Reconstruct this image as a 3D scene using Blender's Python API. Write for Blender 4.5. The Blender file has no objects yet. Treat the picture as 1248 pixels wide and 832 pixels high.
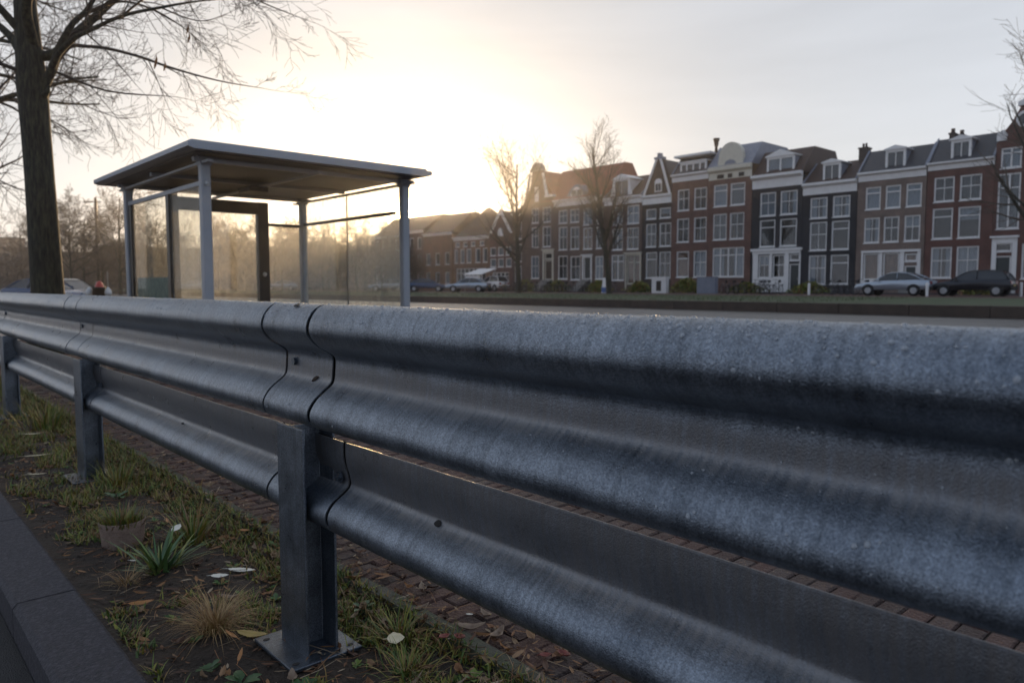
import bpy, math, random
from mathutils import Vector, Matrix
R = math.radians
C = bpy.context.scene.collection
scene = bpy.context.scene
rnd = random.Random(11)

# ------------------------------------------------------------------ helpers
def set_in(n, k, v):
    if k in n.inputs: n.inputs[k].default_value = v

def material(name, c1, c2=None, scale=4.0, rough=0.6, rough2=None, metal=0.0, bump=0.0, bscale=30.0, spec=0.5, stretch=(1,1,1), island=False):
    m = bpy.data.materials.new(name); m.use_nodes = True
    nt = m.node_tree; N = nt.nodes; L = nt.links
    b = N['Principled BSDF']
    c2 = c2 or tuple(v*0.7 for v in c1)
    tc = N.new('ShaderNodeTexCoord'); mp = N.new('ShaderNodeMapping'); mp.inputs['Scale'].default_value = stretch
    L.new(tc.outputs['Object'], mp.inputs['Vector'])
    no = N.new('ShaderNodeTexNoise'); no.inputs['Scale'].default_value = scale; no.inputs['Detail'].default_value = 6
    no.inputs['Roughness'].default_value = 0.65
    L.new(mp.outputs[0], no.inputs['Vector'])
    cr = N.new('ShaderNodeValToRGB'); cr.color_ramp.elements[0].position = 0.3; cr.color_ramp.elements[1].position = 0.7
    cr.color_ramp.elements[0].color = (*c1, 1); cr.color_ramp.elements[1].color = (*c2, 1)
    if island:
        ge = N.new('ShaderNodeNewGeometry'); ad = N.new('ShaderNodeMath'); ad.operation = 'MULTIPLY_ADD'
        ad.inputs[1].default_value = 0.3
        L.new(no.outputs['Fac'], ad.inputs[0]); 
        ml = N.new('ShaderNodeMath'); ml.operation = 'MULTIPLY'; ml.inputs[1].default_value = 0.75
        L.new(ge.outputs['Random Per Island'], ml.inputs[0]); L.new(ml.outputs[0], ad.inputs[2]); L.new(ad.outputs[0], cr.inputs['Fac'])
    else:
        L.new(no.outputs['Fac'], cr.inputs['Fac'])
    L.new(cr.outputs['Color'], b.inputs['Base Color'])
    if rough2 is not None:
        mr = N.new('ShaderNodeMapRange'); mr.inputs['From Min'].default_value = .3; mr.inputs['From Max'].default_value = .7
        mr.inputs['To Min'].default_value = rough; mr.inputs['To Max'].default_value = rough2
        L.new(no.outputs['Fac'], mr.inputs['Value']); L.new(mr.outputs[0], b.inputs['Roughness'])
    else: b.inputs['Roughness'].default_value = rough
    b.inputs['Metallic'].default_value = metal
    set_in(b, 'Specular IOR Level', spec)
    if bump:
        n2 = N.new('ShaderNodeTexNoise'); n2.inputs['Scale'].default_value = bscale; n2.inputs['Detail'].default_value = 5
        L.new(mp.outputs[0], n2.inputs['Vector'])
        bp = N.new('ShaderNodeBump'); bp.inputs['Strength'].default_value = bump; bp.inputs['Distance'].default_value = 0.02
        L.new(n2.outputs['Fac'], bp.inputs['Height']); L.new(bp.outputs[0], b.inputs['Normal'])
    m['bs'] = 1
    return m

def ramp(m, stops):
    """replace the colour ramp stops of a material() material"""
    cr = [n for n in m.node_tree.nodes if n.type == 'VALTORGB'][0].color_ramp
    while len(cr.elements) > 1: cr.elements.remove(cr.elements[-1])
    cr.elements[0].position = stops[0][0]; cr.elements[0].color = (*stops[0][1], 1)
    for p, c in stops[1:]:
        e = cr.elements.new(p); e.color = (*c, 1)
    return m

class MB:
    def __init__(s): s.v = []; s.f = []; s.mi = []; s.sm = []; s.m = 0; s.smooth = False
    def face(s, idx): s.f.append(idx); s.mi.append(s.m); s.sm.append(s.smooth)
    def quad(s, a, b, c, d):
        n = len(s.v); s.v += [a, b, c, d]; s.face((n, n+1, n+2, n+3))
    def box(s, x0, y0, z0, x1, y1, z1, skip=()):
        n = len(s.v)
        s.v += [(x0,y0,z0),(x1,y0,z0),(x1,y1,z0),(x0,y1,z0),(x0,y0,z1),(x1,y0,z1),(x1,y1,z1),(x0,y1,z1)]
        for k, q in (('-z',(0,3,2,1)),('+z',(4,5,6,7)),('-y',(0,1,5,4)),('+x',(1,2,6,5)),('+y',(2,3,7,6)),('-x',(3,0,4,7))):
            if k not in skip: s.face(tuple(n+i for i in q))
        return s
    def prism(s, pts, axis, a, b):
        """polygon (2-D pts) extruded along axis from a to b. axis x: pts=(y,z); y: (x,z); z: (x,y)"""
        def P(p, t): return {'x': (t, p[0], p[1]), 'y': (p[0], t, p[1]), 'z': (p[0], p[1], t)}[axis]
        n = len(s.v); k = len(pts)
        s.v += [P(p, a) for p in pts] + [P(p, b) for p in pts]
        for i in range(k):
            j = (i+1) % k; s.face((n+i, n+j, n+k+j, n+k+i))
        sm = s.smooth; s.smooth = False
        s.face(tuple(n+i for i in reversed(range(k)))); s.face(tuple(n+k+i for i in range(k))); s.smooth = sm
        return s
    def tube(s, pts, radii, n=6, cap=True):
        if isinstance(radii, (int, float)): radii = [radii]*len(pts)
        pts = [Vector(p) for p in pts]; base = len(s.v); K = len(pts)
        d = (pts[1]-pts[0]).normalized()
        ref = Vector((0,0,1)) if abs(d.z) < .9 else Vector((1,0,0))
        u = d.cross(ref).normalized()
        for i in range(K):
            if i == 0: t = pts[1]-pts[0]
            elif i == K-1: t = pts[-1]-pts[-2]
            else: t = pts[i+1]-pts[i-1]
            t.normalize(); u = (u - t*u.dot(t)).normalized(); w = t.cross(u)
            for j in range(n):
                a = 2*math.pi*j/n; q = pts[i] + (u*math.cos(a) + w*math.sin(a))*radii[i]
                s.v.append((q.x, q.y, q.z))
        for i in range(K-1):
            for j in range(n):
                a = base+i*n+j; b = base+i*n+(j+1)%n
                s.face((a, b, b+n, a+n))
        if cap:
            s.face(tuple(base+j for j in reversed(range(n)))); s.face(tuple(base+(K-1)*n+j for j in range(n)))
        return s
    def lathe(s, prof, cx=0, cy=0, n=20):
        base = len(s.v); K = len(prof)
        for r, z in prof:
            for j in range(n):
                a = 2*math.pi*j/n; s.v.append((cx+r*math.cos(a), cy+r*math.sin(a), z))
        for i in range(K-1):
            for j in range(n):
                a = base+i*n+j; b = base+i*n+(j+1)%n; s.face((a, b, b+n, a+n))
        return s
    def build(s, name, mats, parent=None, loc=None):
        me = bpy.data.meshes.new(name)
        o = bpy.data.objects.new(name, me); C.objects.link(o)
        off = Vector((0,0,0))
        if parent is not None: o.parent = parent; off = world_loc(parent)
        if loc is not None: o.location = Vector(loc) - off; off = Vector(loc)
        v = s.v if off.length == 0 else [(a-off.x, b-off.y, c-off.z) for a, b, c in s.v]
        me.from_pydata(v, [], s.f)
        for m in (mats if isinstance(mats, (list, tuple)) else [mats]): me.materials.append(m)
        me.polygons.foreach_set('material_index', s.mi); me.polygons.foreach_set('use_smooth', s.sm)
        me.update()
        return o

def world_loc(o):
    l = Vector((0,0,0))
    while o is not None: l += Vector(o.location); o = o.parent
    return l

def tag(o, label=None, cat=None, group=None, kind=None):
    if label: o['label'] = label
    if cat: o['category'] = cat
    if group: o['group'] = group
    if kind: o['kind'] = kind
    return o
def thing(name, label, cat, loc=(0,0,0), group=None):
    o = bpy.data.objects.new(name, None); C.objects.link(o); o.location = loc; o.empty_display_size = .2
    return tag(o, label, cat, group)
def kids(o): return [c for c in C.objects if c.parent == o]
def copy_tree(o, loc, rz, label, sc=1.0, group=None):
    def rec(a, p):
        c = a.copy(); C.objects.link(c)
        if p is not None: c.parent = p
        for ch in KIDS.get(a.name, []): rec(ch, c)
        return c
    KIDS = {}
    for ob in list(C.objects):
        if ob.parent: KIDS.setdefault(ob.parent.name, []).append(ob)
    c = rec(o, None)
    c.location = loc; c.rotation_euler = (0,0,rz); c.scale = (sc,sc,sc)
    c['label'] = label
    if group: c['group'] = group
    return c

# ------------------------------------------------------------------ materials
def steel(name, bright=1.0, bands=()):
    m = bpy.data.materials.new(name); m.use_nodes = True; nt = m.node_tree; N = nt.nodes; L = nt.links; b = N['Principled BSDF']
    tc = N.new('ShaderNodeTexCoord')
    vo = N.new('ShaderNodeTexVoronoi'); vo.inputs['Scale'].default_value = 330; L.new(tc.outputs['Object'], vo.inputs['Vector'])
    n1 = N.new('ShaderNodeTexNoise'); n1.inputs['Scale'].default_value = 9; n1.inputs['Detail'].default_value = 9; n1.inputs['Roughness'].default_value = .7
    L.new(tc.outputs['Object'], n1.inputs['Vector'])
    mp = N.new('ShaderNodeMapping'); mp.inputs['Scale'].default_value = (3, 75, 4); L.new(tc.outputs['Object'], mp.inputs['Vector'])
    n2 = N.new('ShaderNodeTexNoise'); n2.inputs['Scale'].default_value = 1.0; n2.inputs['Detail'].default_value = 6; L.new(mp.outputs[0], n2.inputs['Vector'])
    n3 = N.new('ShaderNodeTexNoise'); n3.inputs['Scale'].default_value = 420; n3.inputs['Detail'].default_value = 3; L.new(tc.outputs['Object'], n3.inputs['Vector'])
    def mix(a, bb, f, mode='MULTIPLY'):
        x = N.new('ShaderNodeMix'); x.data_type = 'RGBA'; x.blend_type = mode; x.inputs[0].default_value = f
        L.new(a, x.inputs[6]); L.new(bb, x.inputs[7]); return x.outputs[2]
    def rmp(src, a, c, p0=.3, p1=.7):
        r = N.new('ShaderNodeValToRGB'); r.color_ramp.elements[0].position = p0; r.color_ramp.elements[1].position = p1
        r.color_ramp.elements[0].color = (*a, 1); r.color_ramp.elements[1].color = (*c, 1); L.new(src, r.inputs['Fac']); return r.outputs['Color']
    k = bright
    base = rmp(n1.outputs['Fac'], (.15*k,.175*k,.21*k), (.34*k,.385*k,.44*k))
    col = mix(base, rmp(vo.outputs['Color'], (.5,.51,.53), (1.15,1.15,1.15), .05, .95), .8)
    col = mix(col, rmp(n2.outputs['Fac'], (.55,.55,.54), (1,1,1), .34, .55), .5)
    col = mix(col, rmp(n3.outputs['Fac'], (.6,.6,.61), (1.08,1.08,1.08), .36, .6), .8)
    b.inputs['Metallic'].default_value = .80
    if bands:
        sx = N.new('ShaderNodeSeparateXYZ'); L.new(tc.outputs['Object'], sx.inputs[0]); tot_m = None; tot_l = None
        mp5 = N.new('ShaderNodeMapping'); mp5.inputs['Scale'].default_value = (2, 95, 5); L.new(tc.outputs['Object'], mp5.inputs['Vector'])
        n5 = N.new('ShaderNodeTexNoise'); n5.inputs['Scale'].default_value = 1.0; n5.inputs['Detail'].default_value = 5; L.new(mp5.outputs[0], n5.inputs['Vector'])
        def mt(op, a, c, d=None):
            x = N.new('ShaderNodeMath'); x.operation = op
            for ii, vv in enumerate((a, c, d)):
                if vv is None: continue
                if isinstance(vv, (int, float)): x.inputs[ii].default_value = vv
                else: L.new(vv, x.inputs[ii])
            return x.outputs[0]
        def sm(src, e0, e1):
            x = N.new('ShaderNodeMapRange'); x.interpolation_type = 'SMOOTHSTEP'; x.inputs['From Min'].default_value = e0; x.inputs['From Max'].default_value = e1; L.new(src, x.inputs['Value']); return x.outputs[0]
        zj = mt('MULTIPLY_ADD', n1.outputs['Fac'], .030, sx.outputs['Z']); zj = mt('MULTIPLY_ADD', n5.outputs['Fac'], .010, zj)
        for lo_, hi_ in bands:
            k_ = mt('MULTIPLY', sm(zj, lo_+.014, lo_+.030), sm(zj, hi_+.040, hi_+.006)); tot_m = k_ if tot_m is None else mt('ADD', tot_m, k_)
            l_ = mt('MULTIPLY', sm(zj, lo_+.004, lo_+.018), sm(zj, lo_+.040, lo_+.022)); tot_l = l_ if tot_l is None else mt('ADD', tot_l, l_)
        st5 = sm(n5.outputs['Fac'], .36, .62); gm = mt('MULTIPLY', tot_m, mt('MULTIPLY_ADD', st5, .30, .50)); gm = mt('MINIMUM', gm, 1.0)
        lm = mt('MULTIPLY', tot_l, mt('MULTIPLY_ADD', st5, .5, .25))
        x1 = N.new('ShaderNodeMix'); x1.data_type = 'RGBA'; L.new(gm, x1.inputs[0]); L.new(col, x1.inputs[6]); x1.inputs[7].default_value = (.155,.142,.135,1)  # brown beam bands: reflected ground put into the colour, streaked like run-off grime
        x2 = N.new('ShaderNodeMix'); x2.data_type = 'RGBA'; L.new(lm, x2.inputs[0]); L.new(x1.outputs[2], x2.inputs[6]); x2.inputs[7].default_value = (.34,.34,.345,1); col = x2.outputs[2]  # pale ridge line: highlight put into the colour as a whitish deposit
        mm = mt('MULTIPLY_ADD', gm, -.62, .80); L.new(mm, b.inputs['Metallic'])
    L.new(col, b.inputs['Base Color'])
    mr = N.new('ShaderNodeMapRange'); mr.inputs['From Min'].default_value = .3; mr.inputs['From Max'].default_value = .7
    mr.inputs['To Min'].default_value = .24; mr.inputs['To Max'].default_value = .42
    L.new(n1.outputs['Fac'], mr.inputs['Value']); L.new(mr.outputs[0], b.inputs['Roughness'])
    bp = N.new('ShaderNodeBump'); bp.inputs['Strength'].default_value = .4; bp.inputs['Distance'].default_value = .003
    ad = N.new('ShaderNodeMath'); ad.operation = 'MULTIPLY_ADD'; ad.inputs[1].default_value = .35; L.new(n1.outputs['Fac'], ad.inputs[0]); L.new(n3.outputs['Fac'], ad.inputs[2])
    L.new(ad.outputs[0], bp.inputs['Height']); L.new(bp.outputs[0], b.inputs['Normal'])
    return m
M = {}
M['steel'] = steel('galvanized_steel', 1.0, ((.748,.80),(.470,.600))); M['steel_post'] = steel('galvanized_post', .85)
M['steel_dark'] = steel('weathered_plate', .6)
M['joint'] = material('joint_grime', (.015,.014,.013), (.03,.026,.022), 60, .8)
M['crumb'] = ramp(material('soil_crumb', (.03,.02,.015), (.09,.07,.05), 3, .9, island=True), [(.1,(.02,.014,.01)),(.6,(.05,.036,.026)),(.9,(.10,.085,.07)),(.98,(.2,.19,.17))])
M['rust'] = material('rust_stain', (.05,.025,.012), (.02,.012,.008), 90, .85)
M['soil'] = material('soil', (.022,.015,.010), (.062,.042,.027), 9, .9, bump=.9, bscale=60)
M['kerb'] = material('kerb_stone', (.10,.098,.10), (.19,.185,.185), 75, .75, bump=.5, bscale=120)
ramp(M['kerb'], [(.25,(.018,.017,.021)),(.5,(.036,.033,.041)),(.75,(.085,.08,.092))])
M['asphalt_near'] = material('near_asphalt', (.010,.010,.012), (.03,.03,.033), 160, .7, bump=.9, bscale=220)
M['brickgap'] = material('sand_joint', (.02,.016,.012), (.05,.04,.028), 14, .9, bump=.5, bscale=60)
M['paver'] = material('clay_paver', (.085,.042,.03), (.16,.09,.065), 22, .6, .85, bump=.6, bscale=90, island=True)
ramp(M['paver'], [(.05,(.03,.019,.016)),(.35,(.06,.029,.021)),(.6,(.085,.038,.027)),(.9,(.07,.046,.038))])
M['edging'] = material('concrete_edging', (.10,.09,.07), (.06,.065,.035), 12, .85, bump=.6, bscale=80)
M['blade'] = ramp(material('grass_blade', (.04,.07,.02), (.1,.11,.03), 3, .55, island=True), [(.05,(.03,.065,.012)),(.30,(.09,.14,.018)),(.52,(.24,.23,.03)),(.66,(.28,.17,.05)),(.82,(.15,.08,.03)),(.97,(.42,.30,.17))])
M['moss'] = ramp(material('moss_leaf', (.04,.07,.02), (.1,.11,.03), 3, .6, island=True), [(.05,(.025,.055,.012)),(.38,(.085,.13,.014)),(.62,(.25,.24,.03)),(.84,(.17,.075,.025)),(.97,(.32,.16,.06))])
M['dryblade'] = ramp(material('dry_blade', (.2,.13,.06), (.3,.2,.1), 3, .6, island=True), [(.05,(.14,.07,.025)),(.4,(.32,.18,.07)),(.75,(.46,.31,.14)),(.95,(.18,.20,.05))])
M['strap'] = ramp(material('strap_leaf', (.05,.09,.04), (.1,.14,.05), 3, .42, island=True), [(.05,(.04,.09,.035)),(.5,(.07,.14,.045)),(.75,(.16,.22,.05)),(.95,(.40,.28,.06))])
M['broad'] = material('broad_leaf', (.03,.075,.02), (.06,.12,.035), 12, .45, bump=.3, bscale=40)
M['weedleaf'] = ramp(material('weed_leaf', (.04,.09,.02), (.1,.14,.03), 3, .45, island=True), [(.1,(.025,.07,.015)),(.5,(.07,.14,.02)),(.8,(.17,.20,.03)),(.95,(.25,.12,.04))])
M['litter'] = ramp(material('dead_leaf_litter', (.1,.06,.03), (.2,.1,.05), 3, .7, island=True), [(.05,(.025,.014,.009)),(.3,(.09,.04,.02)),(.5,(.17,.075,.03)),(.66,(.28,.13,.045)),(.82,(.24,.16,.09)),(.95,(.45,.36,.25))])
M['leaf_white'] = material('pale_leaf', (.62,.6,.5), (.75,.72,.62), 30, .5)
M['leaf_cream'] = material('cream_leaf', (.6,.5,.3), (.66,.58,.4), 30, .5)
M['leaf_orange'] = material('orange_leaf', (.42,.17,.04), (.28,.12,.035), 30, .5)
M['leaf_red'] = material('red_leaf', (.22,.03,.018), (.12,.025,.015), 30, .5)
M['leaf_yellow'] = material('yellow_leaf', (.42,.30,.07), (.30,.2,.06), 30, .5)
M['leaf_brown'] = material('brown_leaf', (.15,.09,.055), (.3,.22,.15), 30, .6)
M['clay'] = material('pot_clay', (.19,.13,.10), (.27,.19,.145), 16, .8, bump=.4, bscale=80)
M['bark'] = ramp(material('bark', (.05,.045,.035), (.1,.085,.06), 5, .85, bump=1.0, bscale=16, stretch=(6,6,1)), [(.36,(.010,.010,.007)),(.5,(.034,.031,.021)),(.66,(.07,.07,.038))])
M['twig'] = material('twig', (.04,.03,.024), (.07,.052,.04), 2, .8)
M['twig_far'] = material('twig_far', (.075,.055,.04), (.12,.085,.06), .3, .85)
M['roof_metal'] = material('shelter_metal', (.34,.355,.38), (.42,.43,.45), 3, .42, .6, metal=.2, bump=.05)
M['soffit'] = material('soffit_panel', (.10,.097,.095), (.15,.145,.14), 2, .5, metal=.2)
M['pole_paint'] = material('pole_paint', (.31,.33,.36), (.38,.395,.42), 4, .5, metal=.1)
M['dark_metal'] = material('dark_metal', (.025,.022,.022), (.04,.036,.034), 5, .4, metal=.3)
M['white_plastic'] = material('white_plastic', (.7,.7,.68), None, 5, .4)
M['poster'] = material('poster_board', (.18,.27,.26), (.24,.32,.30), 3, .6)
M['water'] = bpy.data.materials.new('water_drop'); M['water'].use_nodes = True
_b = M['water'].node_tree.nodes['Principled BSDF']; _b.inputs['Roughness'].default_value = .03; _b.inputs['IOR'].default_value = 1.33
set_in(_b, 'Transmission Weight', .65); _b.inputs['Base Color'].default_value = (.8,.84,.88,1)

def glass_dirty(name, dirt=.12, gloss=.10, tint=(.93,.94,.92)):
    m = bpy.data.materials.new(name); m.use_nodes = True; nt = m.node_tree; N = nt.nodes; L = nt.links
    N.remove(N['Principled BSDF']); out = N['Material Output']
    tr = N.new('ShaderNodeBsdfTransparent'); tr.inputs['Color'].default_value = (*tint, 1)
    gl = N.new('ShaderNodeBsdfGlossy'); gl.inputs['Roughness'].default_value = .03
    tl = N.new('ShaderNodeBsdfTranslucent'); tl.inputs['Color'].default_value = (.8,.74,.62,1)
    df = N.new('ShaderNodeBsdfDiffuse'); df.inputs['Color'].default_value = (.5,.48,.44,1)
    tc = N.new('ShaderNodeTexCoord'); mp = N.new('ShaderNodeMapping'); mp.inputs['Scale'].default_value = (6, 6, 3.5); L.new(tc.outputs['Object'], mp.inputs['Vector'])
    no = N.new('ShaderNodeTexNoise'); no.inputs['Scale'].default_value = 2.6; no.inputs['Detail'].default_value = 8; no.inputs['Roughness'].default_value = .7; L.new(mp.outputs[0], no.inputs['Vector'])
    mr = N.new('ShaderNodeMapRange'); mr.inputs['From Min'].default_value = .35; mr.inputs['From Max'].default_value = .75
    mr.inputs['To Min'].default_value = dirt*.35; mr.inputs['To Max'].default_value = dirt*2; L.new(no.outputs['Fac'], mr.inputs['Value'])
    dd = N.new('ShaderNodeMixShader'); dd.inputs[0].default_value = .35; L.new(tl.outputs[0], dd.inputs[1]); L.new(df.outputs[0], dd.inputs[2])
    m1 = N.new('ShaderNodeMixShader'); m1.inputs[0].default_value = gloss; L.new(tr.outputs[0], m1.inputs[1]); L.new(gl.outputs[0], m1.inputs[2])
    m2 = N.new('ShaderNodeMixShader'); L.new(mr.outputs[0], m2.inputs[0]); L.new(m1.outputs[0], m2.inputs[1]); L.new(dd.outputs[0], m2.inputs[2])
    L.new(m2.outputs[0], out.inputs['Surface'])
    return m
M['glass'] = glass_dirty('shelter_glass', .17, .06)
M['winglass'] = glass_dirty('window_glass', .01, .05, (.85,.88,.9))
M['carglass'] = material('car_glass', (.02,.022,.025), (.015,.017,.02), 1, .05, spec=.8)

def brick_wall(name, c1, c2, mortar, var=.5):
    m = bpy.data.materials.new(name); m.use_nodes = True; nt = m.node_tree; N = nt.nodes; L = nt.links; b = N['Principled BSDF']
    tc = N.new('ShaderNodeTexCoord'); sp = N.new('ShaderNodeSeparateXYZ'); cb = N.new('ShaderNodeCombineXYZ')
    L.new(tc.outputs['Object'], sp.inputs[0]); L.new(sp.outputs['Y'], cb.inputs['X']); L.new(sp.outputs['Z'], cb.inputs['Y'])
    br = N.new('ShaderNodeTexBrick'); br.inputs['Scale'].default_value = 1; br.inputs['Brick Width'].default_value = .22; br.inputs['Row Height'].default_value = .065
    br.inputs['Mortar Size'].default_value = .008; br.inputs['Color1'].default_value = (*c1, 1); br.inputs['Color2'].default_value = (*c2, 1); br.inputs['Mortar'].default_value = (*mortar, 1)
    L.new(cb.outputs[0], br.inputs['Vector'])
    no = N.new('ShaderNodeTexNoise'); no.inputs['Scale'].default_value = .9; no.inputs['Detail'].default_value = 6; L.new(tc.outputs['Object'], no.inputs['Vector'])
    r = N.new('ShaderNodeValToRGB'); r.color_ramp.elements[0].position = .3; r.color_ramp.elements[1].position = .72
    r.color_ramp.elements[0].color = (.6,.6,.6,1); r.color_ramp.elements[1].color = (1.1,1.08,1.05,1); L.new(no.outputs['Fac'], r.inputs['Fac'])
    x = N.new('ShaderNodeMix'); x.data_type = 'RGBA'; x.blend_type = 'MULTIPLY'; x.inputs[0].default_value = 1
    L.new(br.outputs['Color'], x.inputs[6]); L.new(r.outputs['Color'], x.inputs[7]); L.new(x.outputs[2], b.inputs['Base Color'])
    b.inputs['Roughness'].default_value = .85
    return m
W = {
 'darkred': brick_wall('dark_red_brick', (.17,.062,.048), (.13,.05,.04), (.15,.12,.10)),
 'redbrown': brick_wall('red_brown_brick', (.19,.085,.065), (.15,.07,.055), (.16,.13,.11)),
 'brown': brick_wall('brown_brick', (.16,.10,.08), (.13,.08,.065), (.16,.13,.11)),
 'taupe': brick_wall('taupe_brick', (.24,.17,.14), (.20,.14,.115), (.22,.19,.17)),
 'black': brick_wall('black_painted_brick', (.035,.035,.042), (.03,.03,.036), (.03,.03,.034)),
 'blackbrown': brick_wall('blackish_brown_brick', (.06,.045,.042), (.05,.04,.036), (.05,.042,.04)),
 'orange': brick_wall('orange_brown_brick', (.24,.12,.07), (.2,.10,.06), (.2,.16,.12)),
}
M['trim'] = material('white_trim', (.80,.78,.76), (.70,.68,.66), 2, .5)
M['cream'] = material('cream_trim', (.62,.58,.48), (.54,.5,.41), 2, .5)
M['slate'] = material('slate_roof', (.028,.03,.037), (.045,.047,.055), 5, .55, bump=.3, bscale=8)
M['lead'] = material('blue_grey_lead_roof', (.16,.18,.23), (.22,.24,.29), 3, .5)
M['tile_red'] = material('red_roof_tile', (.26,.07,.04), (.19,.055,.035), 4, .7, bump=.4, bscale=10)
M['tile_brown'] = material('brown_roof_tile', (.06,.034,.028), (.04,.025,.022), 4, .7, bump=.4, bscale=10)
M['interior'] = material('dim_interior', (.02,.018,.016), (.035,.03,.027), 1, .9)
M['curtain'] = material('pale_curtain', (.34,.37,.40), (.20,.22,.24), 5, .8, stretch=(1,6,.3))
M['curtain_mid'] = material('dull_curtain', (.15,.15,.15), (.09,.09,.09), 4, .8, stretch=(1,6,.3))
M['curtain_warm'] = material('warm_curtain', (.26,.12,.06), (.14,.07,.045), 3, .8)  # orange tone puts the taupe house's lit windows into the cloth colour
M['curtain_dim'] = material('grey_curtain', (.085,.085,.085), (.025,.025,.025), 4, .8, stretch=(1,6,.3))
M['door'] = material('dark_green_door', (.02,.028,.028), (.028,.036,.036), 3, .35)
M['door_brown'] = material('brown_door', (.05,.03,.02), (.07,.04,.028), 3, .4)
M['stone'] = material('stoop_stone', (.20,.19,.18), (.28,.27,.25), 3, .8)
M['chimney'] = W['blackbrown']

# ------------------------------------------------------------------ sky, sun, camera
SUN = Vector((.5689, .8467, .0945)).normalized()
el = math.asin(SUN.z); az = math.atan2(SUN.x, SUN.y)
world = bpy.data.worlds.new('World'); scene.world = world; world.use_nodes = True
nt = world.node_tree; N = nt.nodes; L = nt.links; bg = N['Background']
sky = N.new('ShaderNodeTexSky'); sky.sky_type = 'NISHITA'; sky.sun_disc = False; sky.sun_elevation = el; sky.sun_rotation = az
sky.air_density = 1.0; sky.dust_density = 1.0; sky.ozone_density = 1.0
tc = N.new('ShaderNodeTexCoord')
def vm(op, a, b=None):
    n = N.new('ShaderNodeVectorMath'); n.operation = op
    if isinstance(a, (tuple, Vector)): n.inputs[0].default_value = a
    else: L.new(a, n.inputs[0])
    if b is not None:
        if isinstance(b, (tuple, Vector)): n.inputs[1].default_value = b
        else: L.new(b, n.inputs[1])
    return n
def mth(op, a, b=0.0, c=None):
    n = N.new('ShaderNodeMath'); n.operation = op
    for i, x in enumerate((a, b, c)):
        if x is None: continue
        if isinstance(x, (int, float)): n.inputs[i].default_value = x
        else: L.new(x, n.inputs[i])
    return n.outputs[0]
dirn = vm('NORMALIZE', tc.outputs['Generated']).outputs[0]
dot = vm('DOT_PRODUCT', dirn, tuple(SUN)).outputs['Value']
sep = N.new('ShaderNodeSeparateXYZ'); L.new(dirn, sep.inputs[0]); zz = sep.outputs['Z']
# thin high overcast: pale towards the sun, blue-grey away from it
cr = N.new('ShaderNodeValToRGB'); L.new(mth('MULTIPLY_ADD', dot, .5, .5), cr.inputs['Fac'])
st = [(0.0,(.19,.25,.37)),(.45,(.27,.335,.46)),(.70,(.42,.46,.545)),(.86,(.52,.545,.60)),(.95,(.47,.485,.525)),(.985,(.47,.47,.485)),(1.0,(.56,.51,.44))]
cr.color_ramp.elements[0].position = 0; cr.color_ramp.elements[0].color = (*st[0][1],1)
cr.color_ramp.elements[1].position = 1; cr.color_ramp.elements[1].color = (*st[-1][1],1)
for p, c in st[1:-1]:
    e = cr.color_ramp.elements.new(p); e.color = (*c, 1)
# cloud streaks
mp = N.new('ShaderNodeMapping'); mp.inputs['Scale'].default_value = (1.2,1.2,7); L.new(dirn, mp.inputs['Vector'])
cn = N.new('ShaderNodeTexNoise'); cn.inputs['Scale'].default_value = 1.6; cn.inputs['Detail'].default_value = 6; cn.inputs['Roughness'].default_value = .55; cn.inputs['Distortion'].default_value = .4
L.new(mp.outputs[0], cn.inputs['Vector'])
cm = N.new('ShaderNodeMapRange'); cm.inputs['From Min'].default_value = .3; cm.inputs['From Max'].default_value = .7; cm.inputs['To Min'].default_value = .90; cm.inputs['To Max'].default_value = 1.07
L.new(cn.outputs['Fac'], cm.inputs['Value'])
veil = vm('SCALE', cr.outputs['Color']); L.new(cm.outputs[0], veil.inputs['Scale'])
# the aureole of the veiled sun
glow = mth('POWER', mth('MAXIMUM', dot, 0.0), 60.0); glow2 = mth('POWER', mth('MAXIMUM', dot, 0.0), 900.0); glow3 = mth('POWER', mth('MAXIMUM', dot, 0.0), 9000.0)
g1 = vm('SCALE', (.17,.12,.06)); L.new(glow, g1.inputs['Scale'])
g2 = vm('SCALE', (1.1,.70,.26)); L.new(glow2, g2.inputs['Scale'])
g3 = vm('SCALE', (60.,44.,22.)); L.new(glow3, g3.inputs['Scale'])
hs = N.new('ShaderNodeHueSaturation'); hs.inputs['Saturation'].default_value = .62; L.new(sky.outputs[0], hs.inputs['Color'])
ns = vm('SCALE', hs.outputs[0]); ns.inputs['Scale'].default_value = .036
tot = vm('ADD', vm('ADD', vm('ADD', veil.outputs[0], g1.outputs[0]).outputs[0], g2.outputs[0]).outputs[0], g3.outputs[0]).outputs[0]
tot = vm('ADD', tot, ns.outputs[0]).outputs[0]
# paler band low on the horizon away from the sun, added for rail highlights
hb = vm('SCALE', (.60,.54,.52)); L.new(mth('MULTIPLY', mth('POWER', 2.718, mth('MULTIPLY', mth('ABSOLUTE', zz), -9.0)), mth('MULTIPLY_ADD', dot, -.42, .58)), hb.inputs['Scale'])
tot = vm('ADD', tot, hb.outputs[0]).outputs[0]
sc = vm('SCALE', tot); sc.inputs['Scale'].default_value = 10.0      # the background strength below is 0.1
L.new(sc.outputs[0], bg.inputs['Color']); bg.inputs['Strength'].default_value = 0.1

sl = bpy.data.lights.new('sun', 'SUN'); sl.energy = 4.6; sl.angle = R(.6); sl.color = (1.0,.66,.34)
so = bpy.data.objects.new('sun', sl); C.objects.link(so); so.rotation_euler = (-SUN).to_track_quat('-Z', 'Y').to_euler(); so.location = (30,40,30)

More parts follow.
